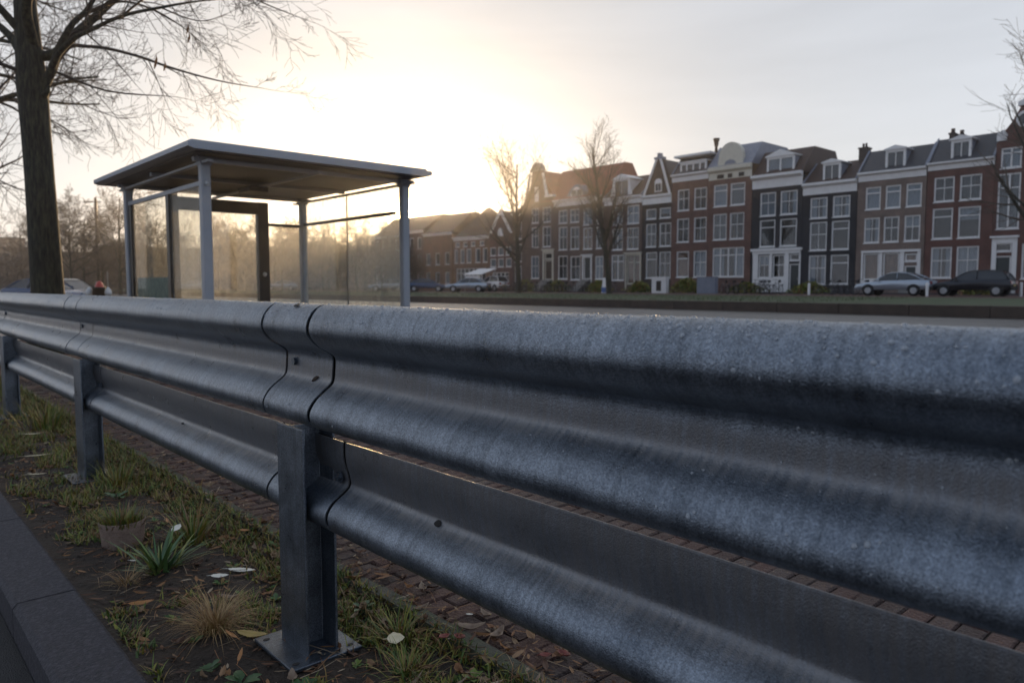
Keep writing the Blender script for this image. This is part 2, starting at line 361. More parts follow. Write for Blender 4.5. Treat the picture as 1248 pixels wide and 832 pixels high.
cam = bpy.data.cameras.new('camera'); co = bpy.data.objects.new('camera', cam); C.objects.link(co); scene.camera = co
CZ = .98
co.location = (0,0,CZ); cam.sensor_width = 36; cam.lens = 900/1248*36
fw = Vector((math.sin(R(42.1))*math.cos(R(4.257)), math.cos(R(42.1))*math.cos(R(4.257)), -math.sin(R(4.257))))
co.rotation_euler = fw.to_track_quat('-Z', 'Y').to_euler()
cam.clip_start = .02; cam.clip_end = 6000
cam.dof.use_dof = True; cam.dof.focus_distance = 1.9; cam.dof.aperture_fstop = 5.0
scene.view_settings.view_transform = 'Standard'; scene.view_settings.look = 'None'; scene.view_settings.exposure = 0.18; scene.view_settings.gamma = 1
scene.cycles.max_bounces = 8; scene.cycles.transparent_max_bounces = 12; scene.cycles.volume_bounces = 0
scene.cycles.use_denoising = True; scene.cycles.caustics_reflective = False; scene.cycles.caustics_refractive = False

# ------------------------------------------------------------------ haze
hz = MB(); hz.box(-60, -120, -1.6, 900, 1600, 19.5)
hm = bpy.data.materials.new('haze_air'); hm.use_nodes = True; n_ = hm.node_tree.nodes; n_.remove(n_['Principled BSDF'])
pv = n_.new('ShaderNodeVolumePrincipled'); pv.inputs['Color'].default_value = (.92,.92,.94,1); pv.inputs['Density'].default_value = .00065; pv.inputs['Anisotropy'].default_value = .84
hm.node_tree.links.new(pv.outputs[0], n_['Material Output'].inputs['Volume'])
tag(hz.build('haze', hm), kind='stuff')

# ------------------------------------------------------------------ ground setting
def structure(mb, name, mat): return tag(mb.build(name, mat), kind='structure')
b = MB(); b.box(-55,-110,-.6,7.0-.15,1500,-.13, skip=('-z',))
structure(b, 'ground', M['soil'])
b = MB(); b.quad((-55,-110,-.10),(.335,-110,-.10),(.335,1500,-.10),(-55,1500,-.10)); structure(b, 'near_road', M['asphalt_near'])
# kerb in blocks
b = MB(); y = -1.33
while y < 60:
    l = 1.0
    b.prism([(.335,-.2),(.515,-.2),(.515,-.004),(.505,.004),(.352,.004),(.338,-.012)], 'y', y+.004, y+l-.004); y += l
structure(b, 'kerb', M['kerb'])
# soil verge, uneven
b = MB(); b.smooth = True; nx, ny = 22, 420; X0, X1, Y0, Y1 = .513, 1.195, -.5, 14.0
from mathutils import noise
def soil_z(x, y):
    n = noise.noise(Vector((x*7, y*7, 0)))*.016 + noise.noise(Vector((x*24, y*24, 3)))*.007 + noise.noise(Vector((x*2, y*1.3, 9)))*.012
    e = min(1, max(0, (x-.513)/.1))
    return -.02*e - .004 + n*e + (.012 if x > 1.12 else 0)
for i in range(nx+1):
    for j in range(ny+1):
        x = X0+(X1-X0)*i/nx; y = Y0+(Y1-Y0)*j/ny; b.v.append((x, y, soil_z(x, y)))
for i in range(nx):
    for j in range(ny):
        a = i*(ny+1)+j; b.face((a, a+ny+1, a+ny+2, a+1))
structure(b, 'verge_soil', M['soil'])
b = MB(); b.quad((.513,14,-.01),(1.195,14,-.01),(1.195,1500,-.01),(.513,1500,-.01)); structure(b, 'far_verge', M['moss'])
b = MB(); y = -1
while y < 30:
    b.box(1.197, y+.004, -.1, 1.247, y+.996, .012+rnd.uniform(-.006,.006)); y += 1
structure(b, 'pavement_edging', M['edging'])
b = MB(); b.quad((1.2,-110,-.012),(6.9,-110,-.012),(6.9,1500,-.012),(1.2,1500,-.012)); structure(b, 'pavement_bed', M['brickgap'])
# laid pavers (courses across the pavement)
b = MB(); PL, PW = .205, .072
j = 0; y = -1.2
while y < 16:
    x = 1.25 - (PL/2 if j % 2 else 0)
    while x < 6.85:
        xa, xb = max(x, 1.25)+.002, min(x+PL, 6.85)-.002
        if xb-xa > .03:
            t = rnd.gauss(0, .0022); tx = rnd.gauss(0, .0018); ty = rnd.gauss(0, .0015)
            ya, yb = y+.0025, y+PW-.0025; c = .005
            n = len(b.v)
            b.v += [(xa,ya,-.03),(xb,ya,-.03),(xb,yb,-.03),(xa,yb,-.03)]
            b.v += [(xa,ya,-.006+t),(xb,ya,-.006+t),(xb,yb,-.006+t),(xa,yb,-.006+t)]
            b.v += [(xa+c,ya+c,t-tx-ty),(xb-c,ya+c,t+tx-ty),(xb-c,yb-c,t+tx+ty),(xa+c,yb-c,t-tx+ty)]
            for k in range(4):
                q = (k+1) % 4; b.face((n+k,n+q,n+4+q,n+4+k)); b.face((n+4+k,n+4+q,n+8+q,n+8+k))
            b.face((n+8,n+9,n+10,n+11))
        x += PL
    y += PW; j += 1
structure(b, 'brick_pavement', M['paver'])
# plain paving further along, with a brick pattern
pm = brick_wall('far_paving', (.11,.06,.045), (.09,.05,.04), (.03,.025,.02))
sp_ = [n for n in pm.node_tree.nodes if n.type == 'SEPXYZ'][0]; cb_ = [n for n in pm.node_tree.nodes if n.type == 'COMBXYZ'][0]
for l in list(cb_.inputs['X'].links)+list(cb_.inputs['Y'].links): pm.node_tree.links.remove(l)
pm.node_tree.links.new(sp_.outputs['X'], cb_.inputs['X']); pm.node_tree.links.new(sp_.outputs['Y'], cb_.inputs['Y'])
pm.node_tree.nodes['Principled BSDF'].inputs['Roughness'].default_value = .45
b = MB(); b.quad((1.25,16,0),(6.85,16,0),(6.85,1500,0),(1.25,1500,0)); structure(b, 'far_pavement', pm)
b = MB(); b.box(6.85,-110,-.3,7.0,1500,.004, skip=('-z',)); structure(b, 'road_kerb', M['kerb'])
# the wet road
rm = bpy.data.materials.new('wet_asphalt'); rm.use_nodes = True; nt2 = rm.node_tree; NN = nt2.nodes; LL = nt2.links; pb = NN['Principled BSDF']; set_in(pb, 'Specular IOR Level', 1.0)
tc2 = NN.new('ShaderNodeTexCoord'); mp2 = NN.new('ShaderNodeMapping'); mp2.inputs['Scale'].default_value = (.75,.025,1); LL.new(tc2.outputs['Object'], mp2.inputs['Vector'])
na = NN.new('ShaderNodeTexNoise'); na.inputs['Scale'].default_value = 1.0; na.inputs['Detail'].default_value = 5; LL.new(mp2.outputs[0], na.inputs['Vector'])
nb = NN.new('ShaderNodeTexNoise'); nb.inputs['Scale'].default_value = .6; nb.inputs['Detail'].default_value = 6; LL.new(tc2.outputs['Object'], nb.inputs['Vector'])
ad = NN.new('ShaderNodeMath'); ad.operation = 'MULTIPLY_ADD'; ad.inputs[1].default_value = .35; LL.new(nb.outputs['Fac'], ad.inputs[0]); LL.new(na.outputs['Fac'], ad.inputs[2])
mr = NN.new('ShaderNodeMapRange'); mr.inputs['From Min'].default_value = .5; mr.inputs['From Max'].default_value = .85; mr.inputs['To Min'].default_value = .28; mr.inputs['To Max'].default_value = .55
LL.new(ad.outputs[0], mr.inputs['Value']); LL.new(mr.outputs[0], pb.inputs['Roughness'])
rr = NN.new('ShaderNodeValToRGB'); rr.color_ramp.elements[0].position = .5; rr.color_ramp.elements[1].position = .85
rr.color_ramp.elements[0].color = (.016,.014,.013,1); rr.color_ramp.elements[1].color = (.04,.034,.031,1); LL.new(ad.outputs[0], rr.inputs['Fac']); LL.new(rr.outputs[0], pb.inputs['Base Color'])
nc = NN.new('ShaderNodeTexNoise'); nc.inputs['Scale'].default_value = 60; LL.new(tc2.outputs['Object'], nc.inputs['Vector'])
bp2 = NN.new('ShaderNodeBump'); bp2.inputs['Strength'].default_value = .12; bp2.inputs['Distance'].default_value = .02; LL.new(nc.outputs['Fac'], bp2.inputs['Height']); LL.new(bp2.outputs[0], pb.inputs['Normal'])
b = MB(); b.quad((7.0,-110,-.06),(28.1,-110,-.06),(28.1,1500,-.06),(7.0,1500,-.06)); structure(b, 'road', rm)
# low retaining wall of the bank, and the grass bank
b = MB(); y = -60
while y < 400:
    b.prism([(28,-.3),(28.35,-.3),(28.35,.33),(28.31,.345),(28.04,.345),(28,.33)], 'y', y+.01, y+2.49); y += 2.5
M['bankwall'] = material('dark_bank_wall', (.05,.036,.028), (.085,.06,.045), 2, .85, bump=.5, bscale=10)
tag(b.build('bank_wall', M['bankwall']), 'low dark stone retaining wall along the far edge of the road', 'wall')
M['bankblade'] = ramp(material('bank_blade', (.04,.07,.02), (.1,.11,.03), 3, .7, island=True), [(.1,(.03,.05,.012)),(.5,(.05,.075,.018)),(.8,(.09,.09,.03))])
M['bank'] = ramp(material('bank_grass', (.05,.07,.02), (.09,.09,.035), .8, .85, bump=1, bscale=12), [(.25,(.025,.045,.012)),(.5,(.042,.062,.016)),(.72,(.06,.06,.025))])
b = MB(); b.smooth = True; xs = [28.3,29,31,34,38,42.6]; n0 = 0
ys = [-110,-60,-20]+[k*2.0 for k in range(0,80)]+[200,400,1500]
for yy in ys:
    for k, xx in enumerate(xs): b.v.append((xx, yy, .325+.075*k/5+(noise.noise(Vector((xx*.3,yy*.2,0)))*.05 if 0<k<5 else 0)))
for j in range(len(ys)-1):
    for k in range(5):
        a = j*6+k; b.face((a, a+1, a+7, a+6))
structure(b, 'grass_bank', M['bank'])
b = MB(); b.quad((42.6,-110,.40),(57.5,-110,.40),(57.5,1500,.40),(42.6,1500,.40)); structure(b, 'canal_street', M['paver'])
b = MB(); b.box(57.5,-110,.2,860,1500,.48, skip=('-z',)); structure(b, 'far_sidewalk', M['kerb'])
# short grass fringe on the bank
b = MB()
for k in range(9000):
    y = rnd.uniform(14, 70); x = 28.4 + rnd.random()**1.3*14
    zb = .325+.075*(x-28.3)/14.3-.02; h = rnd.uniform(.04,.14); w = rnd.uniform(.01,.03); a = rnd.uniform(0,6.28); lx, ly = rnd.gauss(0,.03), rnd.gauss(0,.03)
    n = len(b.v); b.v += [(x-w*math.cos(a),y-w*math.sin(a),zb),(x+w*math.cos(a),y+w*math.sin(a),zb),(x+lx,y+ly,zb+h)]; b.face((n,n+1,n+2))
tag(b.build('bank_grass', M['bankblade']), 'short rough grass growing on the far bank', 'grass', kind='stuff')

# ------------------------------------------------------------------ guardrail
def catmull(P, n):
    out = []
    for i in range(len(P)-1):
        p0 = P[max(i-1,0)]; p1 = P[i]; p2 = P[i+1]; p3 = P[min(i+2,len(P)-1)]
        for k in range(n):
            t = k/n
            out.append(tuple(.5*((2*p1[a])+(-p0[a]+p2[a])*t+(2*p0[a]-5*p1[a]+4*p2[a]-p3[a])*t*t+(-p0[a]+3*p1[a]-3*p2[a]+p3[a])*t**3) for a in (0,1)))
    out.append(P[-1]); return out
UP = catmull([(.004,-.022),(.014,-.006),(.033,0.0),(.056,-.009),(.074,-.030),(.083,-.054),(.080,-.076),(.062,-.098),(.038,-.114),(.018,-.127),(.011,-.141),(.012,-.165),(.014,-.190),(.021,-.204),(.042,-.220),(.064,-.238),(.080,-.260),(.0845,-.278),(.080,-.296),(.063,-.309),(.040,-.314)], 4)
LO = catmull([(.026,0.0),(.027,-.030),(.024,-.058),(.016,-.084),(.0115,-.104),(.0125,-.116),(.021,-.127),(.040,-.140),(.060,-.154),(.076,-.174),(.081,-.194),(.076,-.214),(.062,-.230),(.042,-.238)], 5)
RX = .932; RZ = .934; LX = .972; LZ = .577
def beam(prof, X, Z, y0, y1, off=0.0, th=.0035, seed=0, name='rail_beam', parent=None, mat=None):
    """sheet-metal profile facing -X, solid, run from y0 to y1"""
    b = MB(); b.smooth = True
    # outward normals in profile space (d, z): sample by finite differences
    nrm = []
    for i in range(len(prof)):
        a = prof[max(i-1,0)]; c = prof[min(i+1,len(prof)-1)]; t = (c[0]-a[0], c[1]-a[1]); l = math.hypot(*t); nrm.append((-t[1]/l, t[0]/l))
    ring = [(p[0]+n[0]*off, p[1]+n[1]*off) for p, n in zip(prof, nrm)] + [(p[0]+n[0]*(off-th), p[1]+n[1]*(off-th)) for p, n in reversed(list(zip(prof, nrm)))]
    K = len(ring); ny = max(2, int((y1-y0)/.06))
    for j in range(ny+1):
        y = y0+(y1-y0)*j/ny
        for d, z in ring:
            w = noise.noise(Vector((y*1.7+seed, z*6, seed)))*.0022 + noise.noise(Vector((y*6+seed, z*14, seed)))*.0009
            b.v.append((X-d+w, y, Z+z+w*.7))
    for j in range(ny):
        for k in range(K):
            a = j*K+k; q = j*K+(k+1)%K; b.face((a, a+K, q+K, q))
    b.smooth = False
    m = K//2
    for s_, e in ((0, False), (ny*K, True)):
        for k in range(m-1):
            q = (s_+k, s_+k+1, s_+K-2-k, s_+K-1-k); q = q if e else tuple(reversed(q)); n9 = len(b.v); b.v += [b.v[t_] for t_ in q]; b.face((n9,n9+1,n9+2,n9+3))
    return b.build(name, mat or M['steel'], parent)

rail = thing('guardrail', 'grey galvanized double-beam guardrail wet with drops running along the verge', 'guardrail', (.93, 1.86, -.02))
SP = 2.45; posts = [1.86+SP*k for k in range(0, 12)]
def bolt(x, y, z, parent, nx=-1, r=.011):
    b = MB(); b.smooth = False; pts = [(r*math.cos(a*math.pi/3), r*math.sin(a*math.pi/3)) for a in range(6)]
    b.prism([(y+p[0], z+p[1]) for p in pts], 'x', x, x+nx*.009)
    b.prism([(y+p[0]*1.55, z+p[1]*1.55) for p in pts], 'x', x+.003, x-nx*-.001)
    return b.build('bolt', M['steel_post'], parent)
def up_x(z):  # x of upper beam skin at relative z
    best = min(UP[6:], key=lambda p: abs(p[1]-z)); return RX-best[0]
for k, yc in enumerate(posts):
    near = k < 4
    # I-section post: flanges parallel to the rail, web across
    b = MB(); x0, x1 = .872, .966; w = .078; zt = .80
    b.prism([(x0,yc-w),(x0+.008,yc-w),(x0+.008,yc-.004),(x1-.008,yc-.004),(x1-.008,yc-w),(x1,yc-w),(x1,yc+w),(x1-.008,yc+w),(x1-.008,yc+.004),(x0+.008,yc+.004),(x0+.008,yc+w),(x0,yc+w)], 'z', -.03, .606)
    # upper stub set back behind the upper beam
    b.prism([(.938,yc-.05),(.966,yc-.05),(.966,yc+.05),(.938,yc+.05)], 'z', .6061, .86)
    p = b.build('post', M['steel_post'], rail)
    bv = p.modifiers.new('bevel', 'BEVEL'); bv.width = .003; bv.segments = 2; bv.limit_method = 'ANGLE'
    b = MB(); b.prism([(.812,yc-.115),(1.018,yc-.115),(1.018,yc+.125),(.812,yc+.125)], 'z', -.021, -.010)
    pl = b.build('base_plate', M['steel_dark'], rail); bv = pl.modifiers.new('bevel', 'BEVEL'); bv.width = .002; bv.segments = 1
    for bx, by in ((.835, yc-.088), (.835, yc+.095), (.995, yc-.088)):
        if k > 2: break
        b = MB(); b.prism([(bx+.010*math.cos(a), by+.007*math.sin(a)) for a in [i*math.pi/6 for i in range(12)]], 'z', -.0098, -.0088); b.build('bolt_hole', M['joint'], rail)
    # splice cover on upper beam
    s0, s1 = yc-.155, yc+.10
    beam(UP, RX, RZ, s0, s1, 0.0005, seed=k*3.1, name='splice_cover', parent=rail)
    beam(UP, RX, RZ, s0-.05, s1+.05, -.009, seed=k*3.1, name='backing_splice', parent=rail, mat=M['joint'])
    # lower bracket and its run-out to the left
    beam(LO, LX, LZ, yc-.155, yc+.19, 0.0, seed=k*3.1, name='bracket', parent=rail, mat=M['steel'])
    beam(LO, LX, LZ, yc-.19, yc+.22, -.009, seed=k*3.1, name='backing_splice', parent=rail, mat=M['joint'])
    if near:
        for dz, dy in ((-.160,.052),):
            bolt(up_x(dz), yc+dy, RZ+dz, rail)
        for dz, dy in ((-.10,-.125),): bolt(LX-.021, yc+dy, LZ+dz, rail)
# beams between the splices
edges = [-2.6] + [y for p in posts for y in (p-.155, p+.10)]
for k in range(0, len(edges)-1, 2):
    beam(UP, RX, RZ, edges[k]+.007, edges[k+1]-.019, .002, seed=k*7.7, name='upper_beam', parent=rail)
edges = [-2.6] + [y for p in posts for y in (p-.155, p+.19)]
for k in range(0, len(edges)-1, 2):
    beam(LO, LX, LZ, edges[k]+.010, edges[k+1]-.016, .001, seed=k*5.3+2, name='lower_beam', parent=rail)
# dark slot hole and stains on the splice cover
def patch(prof, X, Z, i, y, ry, rz, name, mat, ang=0.0):
    d, z = prof[i]; a = prof[i-1]; c = prof[i+1]; t = Vector((0, 0, 0)); td = Vector((-(c[0]-a[0]), 0, c[1]-a[1])).normalized(); nn = Vector((td.z, 0, -td.x)); 
    if nn.x > 0: nn = -nn
    b = MB(); n = len(b.v); K = 14
    for off in (.0008, .0022):
        for q in range(K):
            an = 2*math.pi*q/K; u = ry*math.cos(an)*(1+.15*math.sin(3*an)); v = rz*math.sin(an)
            u, v = u*math.cos(ang)-v*math.sin(ang), u*math.sin(ang)+v*math.cos(ang)
            P = Vector((X-d, y, Z+z)) + Vector((0,1,0))*u + td*v + nn*(off+.002); b.v.append(tuple(P))
    b.face(tuple(n+K+q for q in range(K)))
    for q in range(K): b.face((n+q, n+(q+1)%K, n+K+(q+1)%K, n+K+q))
    return b.build(name, mat, rail)
patch(UP, RX, RZ, 11, posts[0]-.045, .010, .008, 'bolt_hole', M['joint'])
patch(UP, RX, RZ, 50, posts[0]-.075, .014, .006, 'rust_spot', M['rust'], .5)
patch(LO, LX, LZ, 28, 1.30, .011, .008, 'bolt_hole', M['joint'])
patch(LO, LX, LZ, 30, 2.95, .012, .004, 'bolt_hole', M['joint'])
# thin seam dirt on the left end of every second beam is given by the gap itself

# water drops on the upper beam
b = MB(); b.smooth = True
def drop(P, nn, r, sq):
    nn = Vector(nn).normalized(); u = Vector((0,1,0)); w = nn.cross(u).normalized(); K = 7; n = len(b.v)
    st_ = rnd.uniform(.8,1.35)
    for rr_, hh in ((1.0, -.1), (.86, .42), (.5, .78)):
        for q in range(K):
            a = 2*math.pi*q/K; b.v.append(tuple(P + u*(math.cos(a)*r*rr_) + w*(math.sin(a)*r*rr_*st_) + nn*(hh*r*sq)))
    b.v.append(tuple(P + nn*(r*sq*.9)))
    for i in range(2):
        for q in range(K): b.face((n+i*K+q, n+i*K+(q+1)%K, n+(i+1)*K+(q+1)%K, n+(i+1)*K+q))
    for q in range(K): b.face((n+2*K+q, n+2*K+(q+1)%K, n+3*K))
for k in range(9500):
    y = -.1 + (rnd.random()**1.7)*5.2
    i = min(len(UP)-2, max(1, int(abs(rnd.gauss(0, 1))*7+3))) if rnd.random() < .85 else rnd.randrange(3, len(UP)-2)
    t = rnd.random(); d = UP[i][0]*(1-t)+UP[i+1][0]*t; z = UP[i][1]*(1-t)+UP[i+1][1]*t
    dx, dz = UP[i+1][0]-UP[i][0], UP[i+1][1]-UP[i][1]; l = math.hypot(dx, dz); nn = (-(-dz/l), 0, dx/l)
    if nn[2] < -.25: continue
    nrm_ = Vector((dz/l, 0, dx/l))
    r = min(.0042, .0009*math.exp(rnd.gauss(0.1, .6)))
    drop(Vector((RX-d, y, RZ+z))+nrm_*.0022, nrm_, r, .55)
tag(b.build('water_drops', M['water']), 'tiny water drops beading on the top of the guardrail', 'water', kind='stuff')

# ------------------------------------------------------------------ verge planting
def blade(b, x, y, z, h, w, az_, lean, curl, seg=3):
    dx, dy = math.cos(az_), math.sin(az_); px, py = -dy, dx; n = len(b.v)
    X, Y, Z = x, y, z; th = lean
    for i in range(seg+1):
        t = i/seg; ww = w*(1-t**1.6)*.5
        if i == seg: b.v.append((X,Y,Z))
        else: b.v += [(X-px*ww,Y-py*ww,Z),(X+px*ww,Y+py*ww,Z)]
        s = h/seg; X += dx*math.sin(th)*s; Y += dy*math.sin(th)*s; Z += math.cos(th)*s; th += curl/seg
        if Z < soil_z(min(1.19,max(.52,X)),Y)+.004: Z = soil_z(min(1.19,max(.52,X)),Y)+.004
    for i in range(seg-1): b.face((n+2*i,n+2*i+1,n+2*i+3,n+2*i+2))
    b.face((n+2*seg-2,n+2*seg-1,n+2*seg))
b = MB(); b2 = MB()
def dens(x, y):
    v = noise.noise(Vector((x*5, y*3.2, 4)))*1.5 + noise.noise(Vector((x*13, y*11, 8)))*.9
    e = .8 if x > 1.04 else (-.25 if x < .70 else .15)
    return v + e - (.55 if y < 2.9 and .62 < x < .98 else 0)
for k in range(80000):
    y = .75 + (rnd.random()**1.45)*9.5; x = rnd.uniform(.53, 1.21)
    d_ = dens(x, y)
    if d_ < rnd.uniform(-.05, .6): continue
    z = soil_z(x, y) if x < 1.19 else .01
    if rnd.random() < .55:
        blade(b, x, y, z-.003, rnd.uniform(.02,.065)*(1.4 if y > 3.5 else 1), rnd.uniform(.002,.0065), rnd.uniform(0,6.28), rnd.uniform(.1,.9), rnd.uniform(.2,1.5), 3)
    else:
        blade(b2, x, y, z-.002, rnd.uniform(.010,.034), rnd.uniform(.005,.014), rnd.uniform(0,6.28), rnd.uniform(.3,1.25), rnd.uniform(.2,.8), 2)
tag(b.build('verge_grass', M['blade']), 'patchy short grass growing in the verge soil', 'grass', kind='stuff')
tag(b2.build('verge_moss', M['moss']), 'low moss and tiny weeds covering the verge soil', 'moss', kind='stuff')
b = MB(); rc = random.Random(9)
for k in range(2600):
    y = .8 + rc.random()**1.4*6; x = rc.uniform(.53, 1.19); r = .002*math.exp(rc.gauss(.3,.55)); r = min(r,.011); z = soil_z(x,y)
    n = len(b.v); jit = lambda: rc.uniform(.7,1.2)
    for d_ in ((1,0,0),(0,1,0),(-1,0,0),(0,-1,0),(0,0,.9),(0,0,-.5)): b.v.append((x+d_[0]*r*jit(), y+d_[1]*r*jit(), z+d_[2]*r*jit()+r*.2))
    for q in range(4): b.face((n+q, n+(q+1)%4, n+4)); b.face((n+(q+1)%4, n+q, n+5))
tag(b.build('soil_crumbs', M['crumb']), 'small crumbs and pebbles of soil strewn over the verge', 'gravel', kind='stuff')
# litter of small dead bits
b = MB()
for k in range(6500):
    y = .8 + rnd.random()**1.3*7; x = rnd.uniform(.53,1.9) if rnd.random() < .75 else rnd.uniform(1.2,1.6)
    if x > 1.3 and rnd.random() < .5: continue
    z = soil_z(x,y)+.004 if x < 1.195 else .008
    l = rnd.uniform(.005,.022)*(1.6 if rnd.random() < .2 else 1); w = l*rnd.uniform(.15,.6); a = rnd.uniform(0,6.28); ca, sa = math.cos(a), math.sin(a); t = rnd.gauss(0,.35)
    n = len(b.v)
    for u, v in ((-1,0),(-.3,-.5),(.5,-.4),(1,0),(.4,.5),(-.4,.45)):
        X, Y = u*l, v*w; b.v.append((x+X*ca-Y*sa, y+X*sa+Y*ca, z+abs(X*t)*.7+abs(v)*w*.5))
    b.face((n,n+1,n+2,n+3)); b.face((n,n+3,n+4,n+5))
for k in range(520):   # larger curled leaves
    y = .95 + rnd.random()**1.4*6; x = rnd.gauss(1.15,.12) if rnd.random() < .5 else (rnd.uniform(.56,1.2) if rnd.random() < .7 else rnd.uniform(1.2,2.2))
    if x < .54: continue
    z = (soil_z(x,y) if x < 1.19 else .006)+.006; l = rnd.uniform(.012,.028); w = l*rnd.uniform(.3,.55); a = rnd.uniform(0,6.28); ca, sa = math.cos(a), math.sin(a); cu = rnd.uniform(.2,1.1); tl = rnd.gauss(0,.35)
    n = len(b.v)
    for i in range(6):
        t = i/5; ww = math.sin(math.pi*max(.02,min(.98,t)))**.7*w
        for v in (-1,0,1):
            u = (t-.5)*2*l; vv = v*ww; b.v.append((x+u*ca-vv*sa, y+u*sa+vv*ca, z+cu*l*(abs(t-.5)*2)**2*.6+abs(v)*ww*cu*.6+tl*vv+.003*math.sin(u*300+v)))
    for i in range(5):
        for v in (0,1): q = n+i*3+v; b.face((q,q+1,q+4,q+3))
for k in range(900):   # straws and stalks
    y = .9 + rnd.random()**1.3*5; x = rnd.uniform(.55,1.3); a = rnd.uniform(0,6.28); l = rnd.uniform(.03,.13); z = (soil_z(x,y) if x < 1.19 else .008)+.006
    p = [(x+math.cos(a)*l*t, y+math.sin(a)*l*t, z+rnd.uniform(0,.014)) for t in (0,.5,1)]
    b.tube(p, [.0012,.001,.0006], 3, False)
tag(b.build('leaf_litter', M['litter']), 'scattered brown bits of dead leaf and straw on verge and pavement', 'leaf litter', kind='stuff')

# strap-leaved plant
def clump(name, label, cat, loc, n, h, w, mat, lean, curl, spread=.02, seed=1, seg=5, group=None):
    r = random.Random(seed); b = MB()
    for k in range(n):
        a = r.uniform(0,6.28); d = r.random()*spread
        blade(b, loc[0]+math.cos(a)*d, loc[1]+math.sin(a)*d, loc[2], r.uniform(*h), r.uniform(*w), a+r.gauss(0,.4), r.uniform(*lean), r.uniform(*curl), seg)
    return tag(b.build(name, mat, None, loc), label, cat, group)
clump('strap_leaf_plant', 'dark green strap-leaved plant beside the clay pot', 'plant', (.785,2.72,-.02), 70, (.09,.21), (.008,.016), M['strap'], (.35,1.2), (.2,.9), .05, 5)
clump('grass_tuft', 'tall yellow-green grass tuft right of the strap-leaved plant', 'plant', (.97,2.95,-.02), 80, (.08,.2), (.005,.010), M['blade'], (.1,.8), (.2,1.0), .05, 6)
clump('dry_grass_tuft', 'dry straw-brown grass tuft left of the nearest post', 'plant', (.755,2.13,-.02), 420, (.08,.2), (.0013,.0028), M['dryblade'], (.15,1.1), (.7,2.0), .045, 7, 6)
clump('dry_grass_tuft', 'small withered grass tuft between the clay pot and the kerb', 'plant', (.66,2.68,-.02), 90, (.05,.12), (.0012,.0026), M['dryblade'], (.4,1.25), (.4,1.4), .035, 8, 5)
clump('grass_tuft', 'bushy green grass tuft under the second post of the guardrail', 'plant', (.985,4.05,-.02), 130, (.07,.2), (.003,.006), M['blade'], (.1,.8), (.2,1.0), .1, 9)
clump('grass_tuft', 'green grass tuft along the pavement edging behind the nearest post', 'plant', (1.12,1.72,-.02), 120, (.04,.12), (.003,.006), M['blade'], (.2,1.0), (.2,1.2), .07, 10)
clump('grass_tuft', 'grass tuft at the bottom edge just right of the nearest post', 'plant', (1.03,1.55,-.02), 120, (.04,.11), (.002,.005), M['blade'], (.2,1.1), (.2,1.2), .07, 12)
clump('grass_tuft', 'tall green grass tuft beneath the third post of the guardrail', 'plant', (1.02,6.1,-.02), 160, (.1,.26), (.004,.008), M['blade'], (.1,.7), (.2,.9), .2, 13)
# broad-leaved weeds
def weed(label, x, y, n, size, seed):
    r = random.Random(seed); b = MB(); b.smooth = True; z = soil_z(min(x,1.18), y)
    for k in range(n):
        a = k*2.4+r.uniform(-.3,.3); L_ = size*r.uniform(.6,1.0); W_ = L_*r.uniform(.38,.5); up = r.uniform(.25,.8); ca, sa = math.cos(a), math.sin(a); nn = len(b.v)
        prof = [(.0,.02),(.25,.15),(.45,.75),(.65,1.0),(.85,.7),(1.0,.0)]
        for t, ww in prof:
            rr_ = L_*t; zz_ = z + .004 + math.sin(t*1.6)*L_*up*.6
            for s_ in (-1,0,1):
                wv = s_*ww*W_*.5*(1+.15*math.sin(t*20)); b.v.append((x+ca*rr_-sa*wv, y+sa*rr_+ca*wv, zz_+abs(s_)*ww*W_*.12))
        for i in range(len(prof)-1):
            for s_ in (0,1): q = nn+i*3+s_; b.face((q,q+1,q+4,q+3))
    return tag(b.build('broadleaf_weed', M['broad'], None, (x,y,z)), label, 'weed')
weed('broad-leaved green weed left of the post base plate at the bottom edge', .70, 1.80, 13, .055, 1)
weed('broad-leaved green weed nearest to the base plate corner', .80, 1.66, 12, .05, 2)
weed('broad-leaved green weed between dry tuft and kerb', .665, 1.93, 9, .04, 3)
weed('broad-leaved weed against the pavement edging', 1.13, 1.93, 9, .045, 4)
weed('broad-leaved weed below the second post', .9, 3.75, 10, .06, 5)

# small rosette weeds too many to count
b = MB(); b.smooth = False; rw = random.Random(31)
for k in range(150):
    y = 1.2 + rw.random()**1.3*6.5; x = rw.uniform(.98,1.2) if rw.random() < .6 else rw.uniform(.58,1.0); z = soil_z(min(x,1.18),y)
    n_l = rw.randint(6,11); sz = rw.uniform(.012,.034)
    for q in range(n_l):
        a = q*2.4+rw.uniform(-.3,.3); L_ = sz*rw.uniform(.6,1.1); W_ = L_*rw.uniform(.22,.36); ca, sa = math.cos(a), math.sin(a); up = rw.uniform(.2,.9); n = len(b.v)
        b.v += [(x,y,z), (x+ca*L_*.55-sa*W_,y+sa*L_*.55+ca*W_,z+L_*up*.6), (x+ca*L_,y+sa*L_,z+L_*up*.75), (x+ca*L_*.55+sa*W_,y+sa*L_*.55-ca*W_,z+L_*up*.6)]; b.face((n,n+1,n+2,n+3))
tag(b.build('verge_weeds', M['weedleaf']), 'small rosette weeds dotted over the verge', 'weeds', kind='stuff')
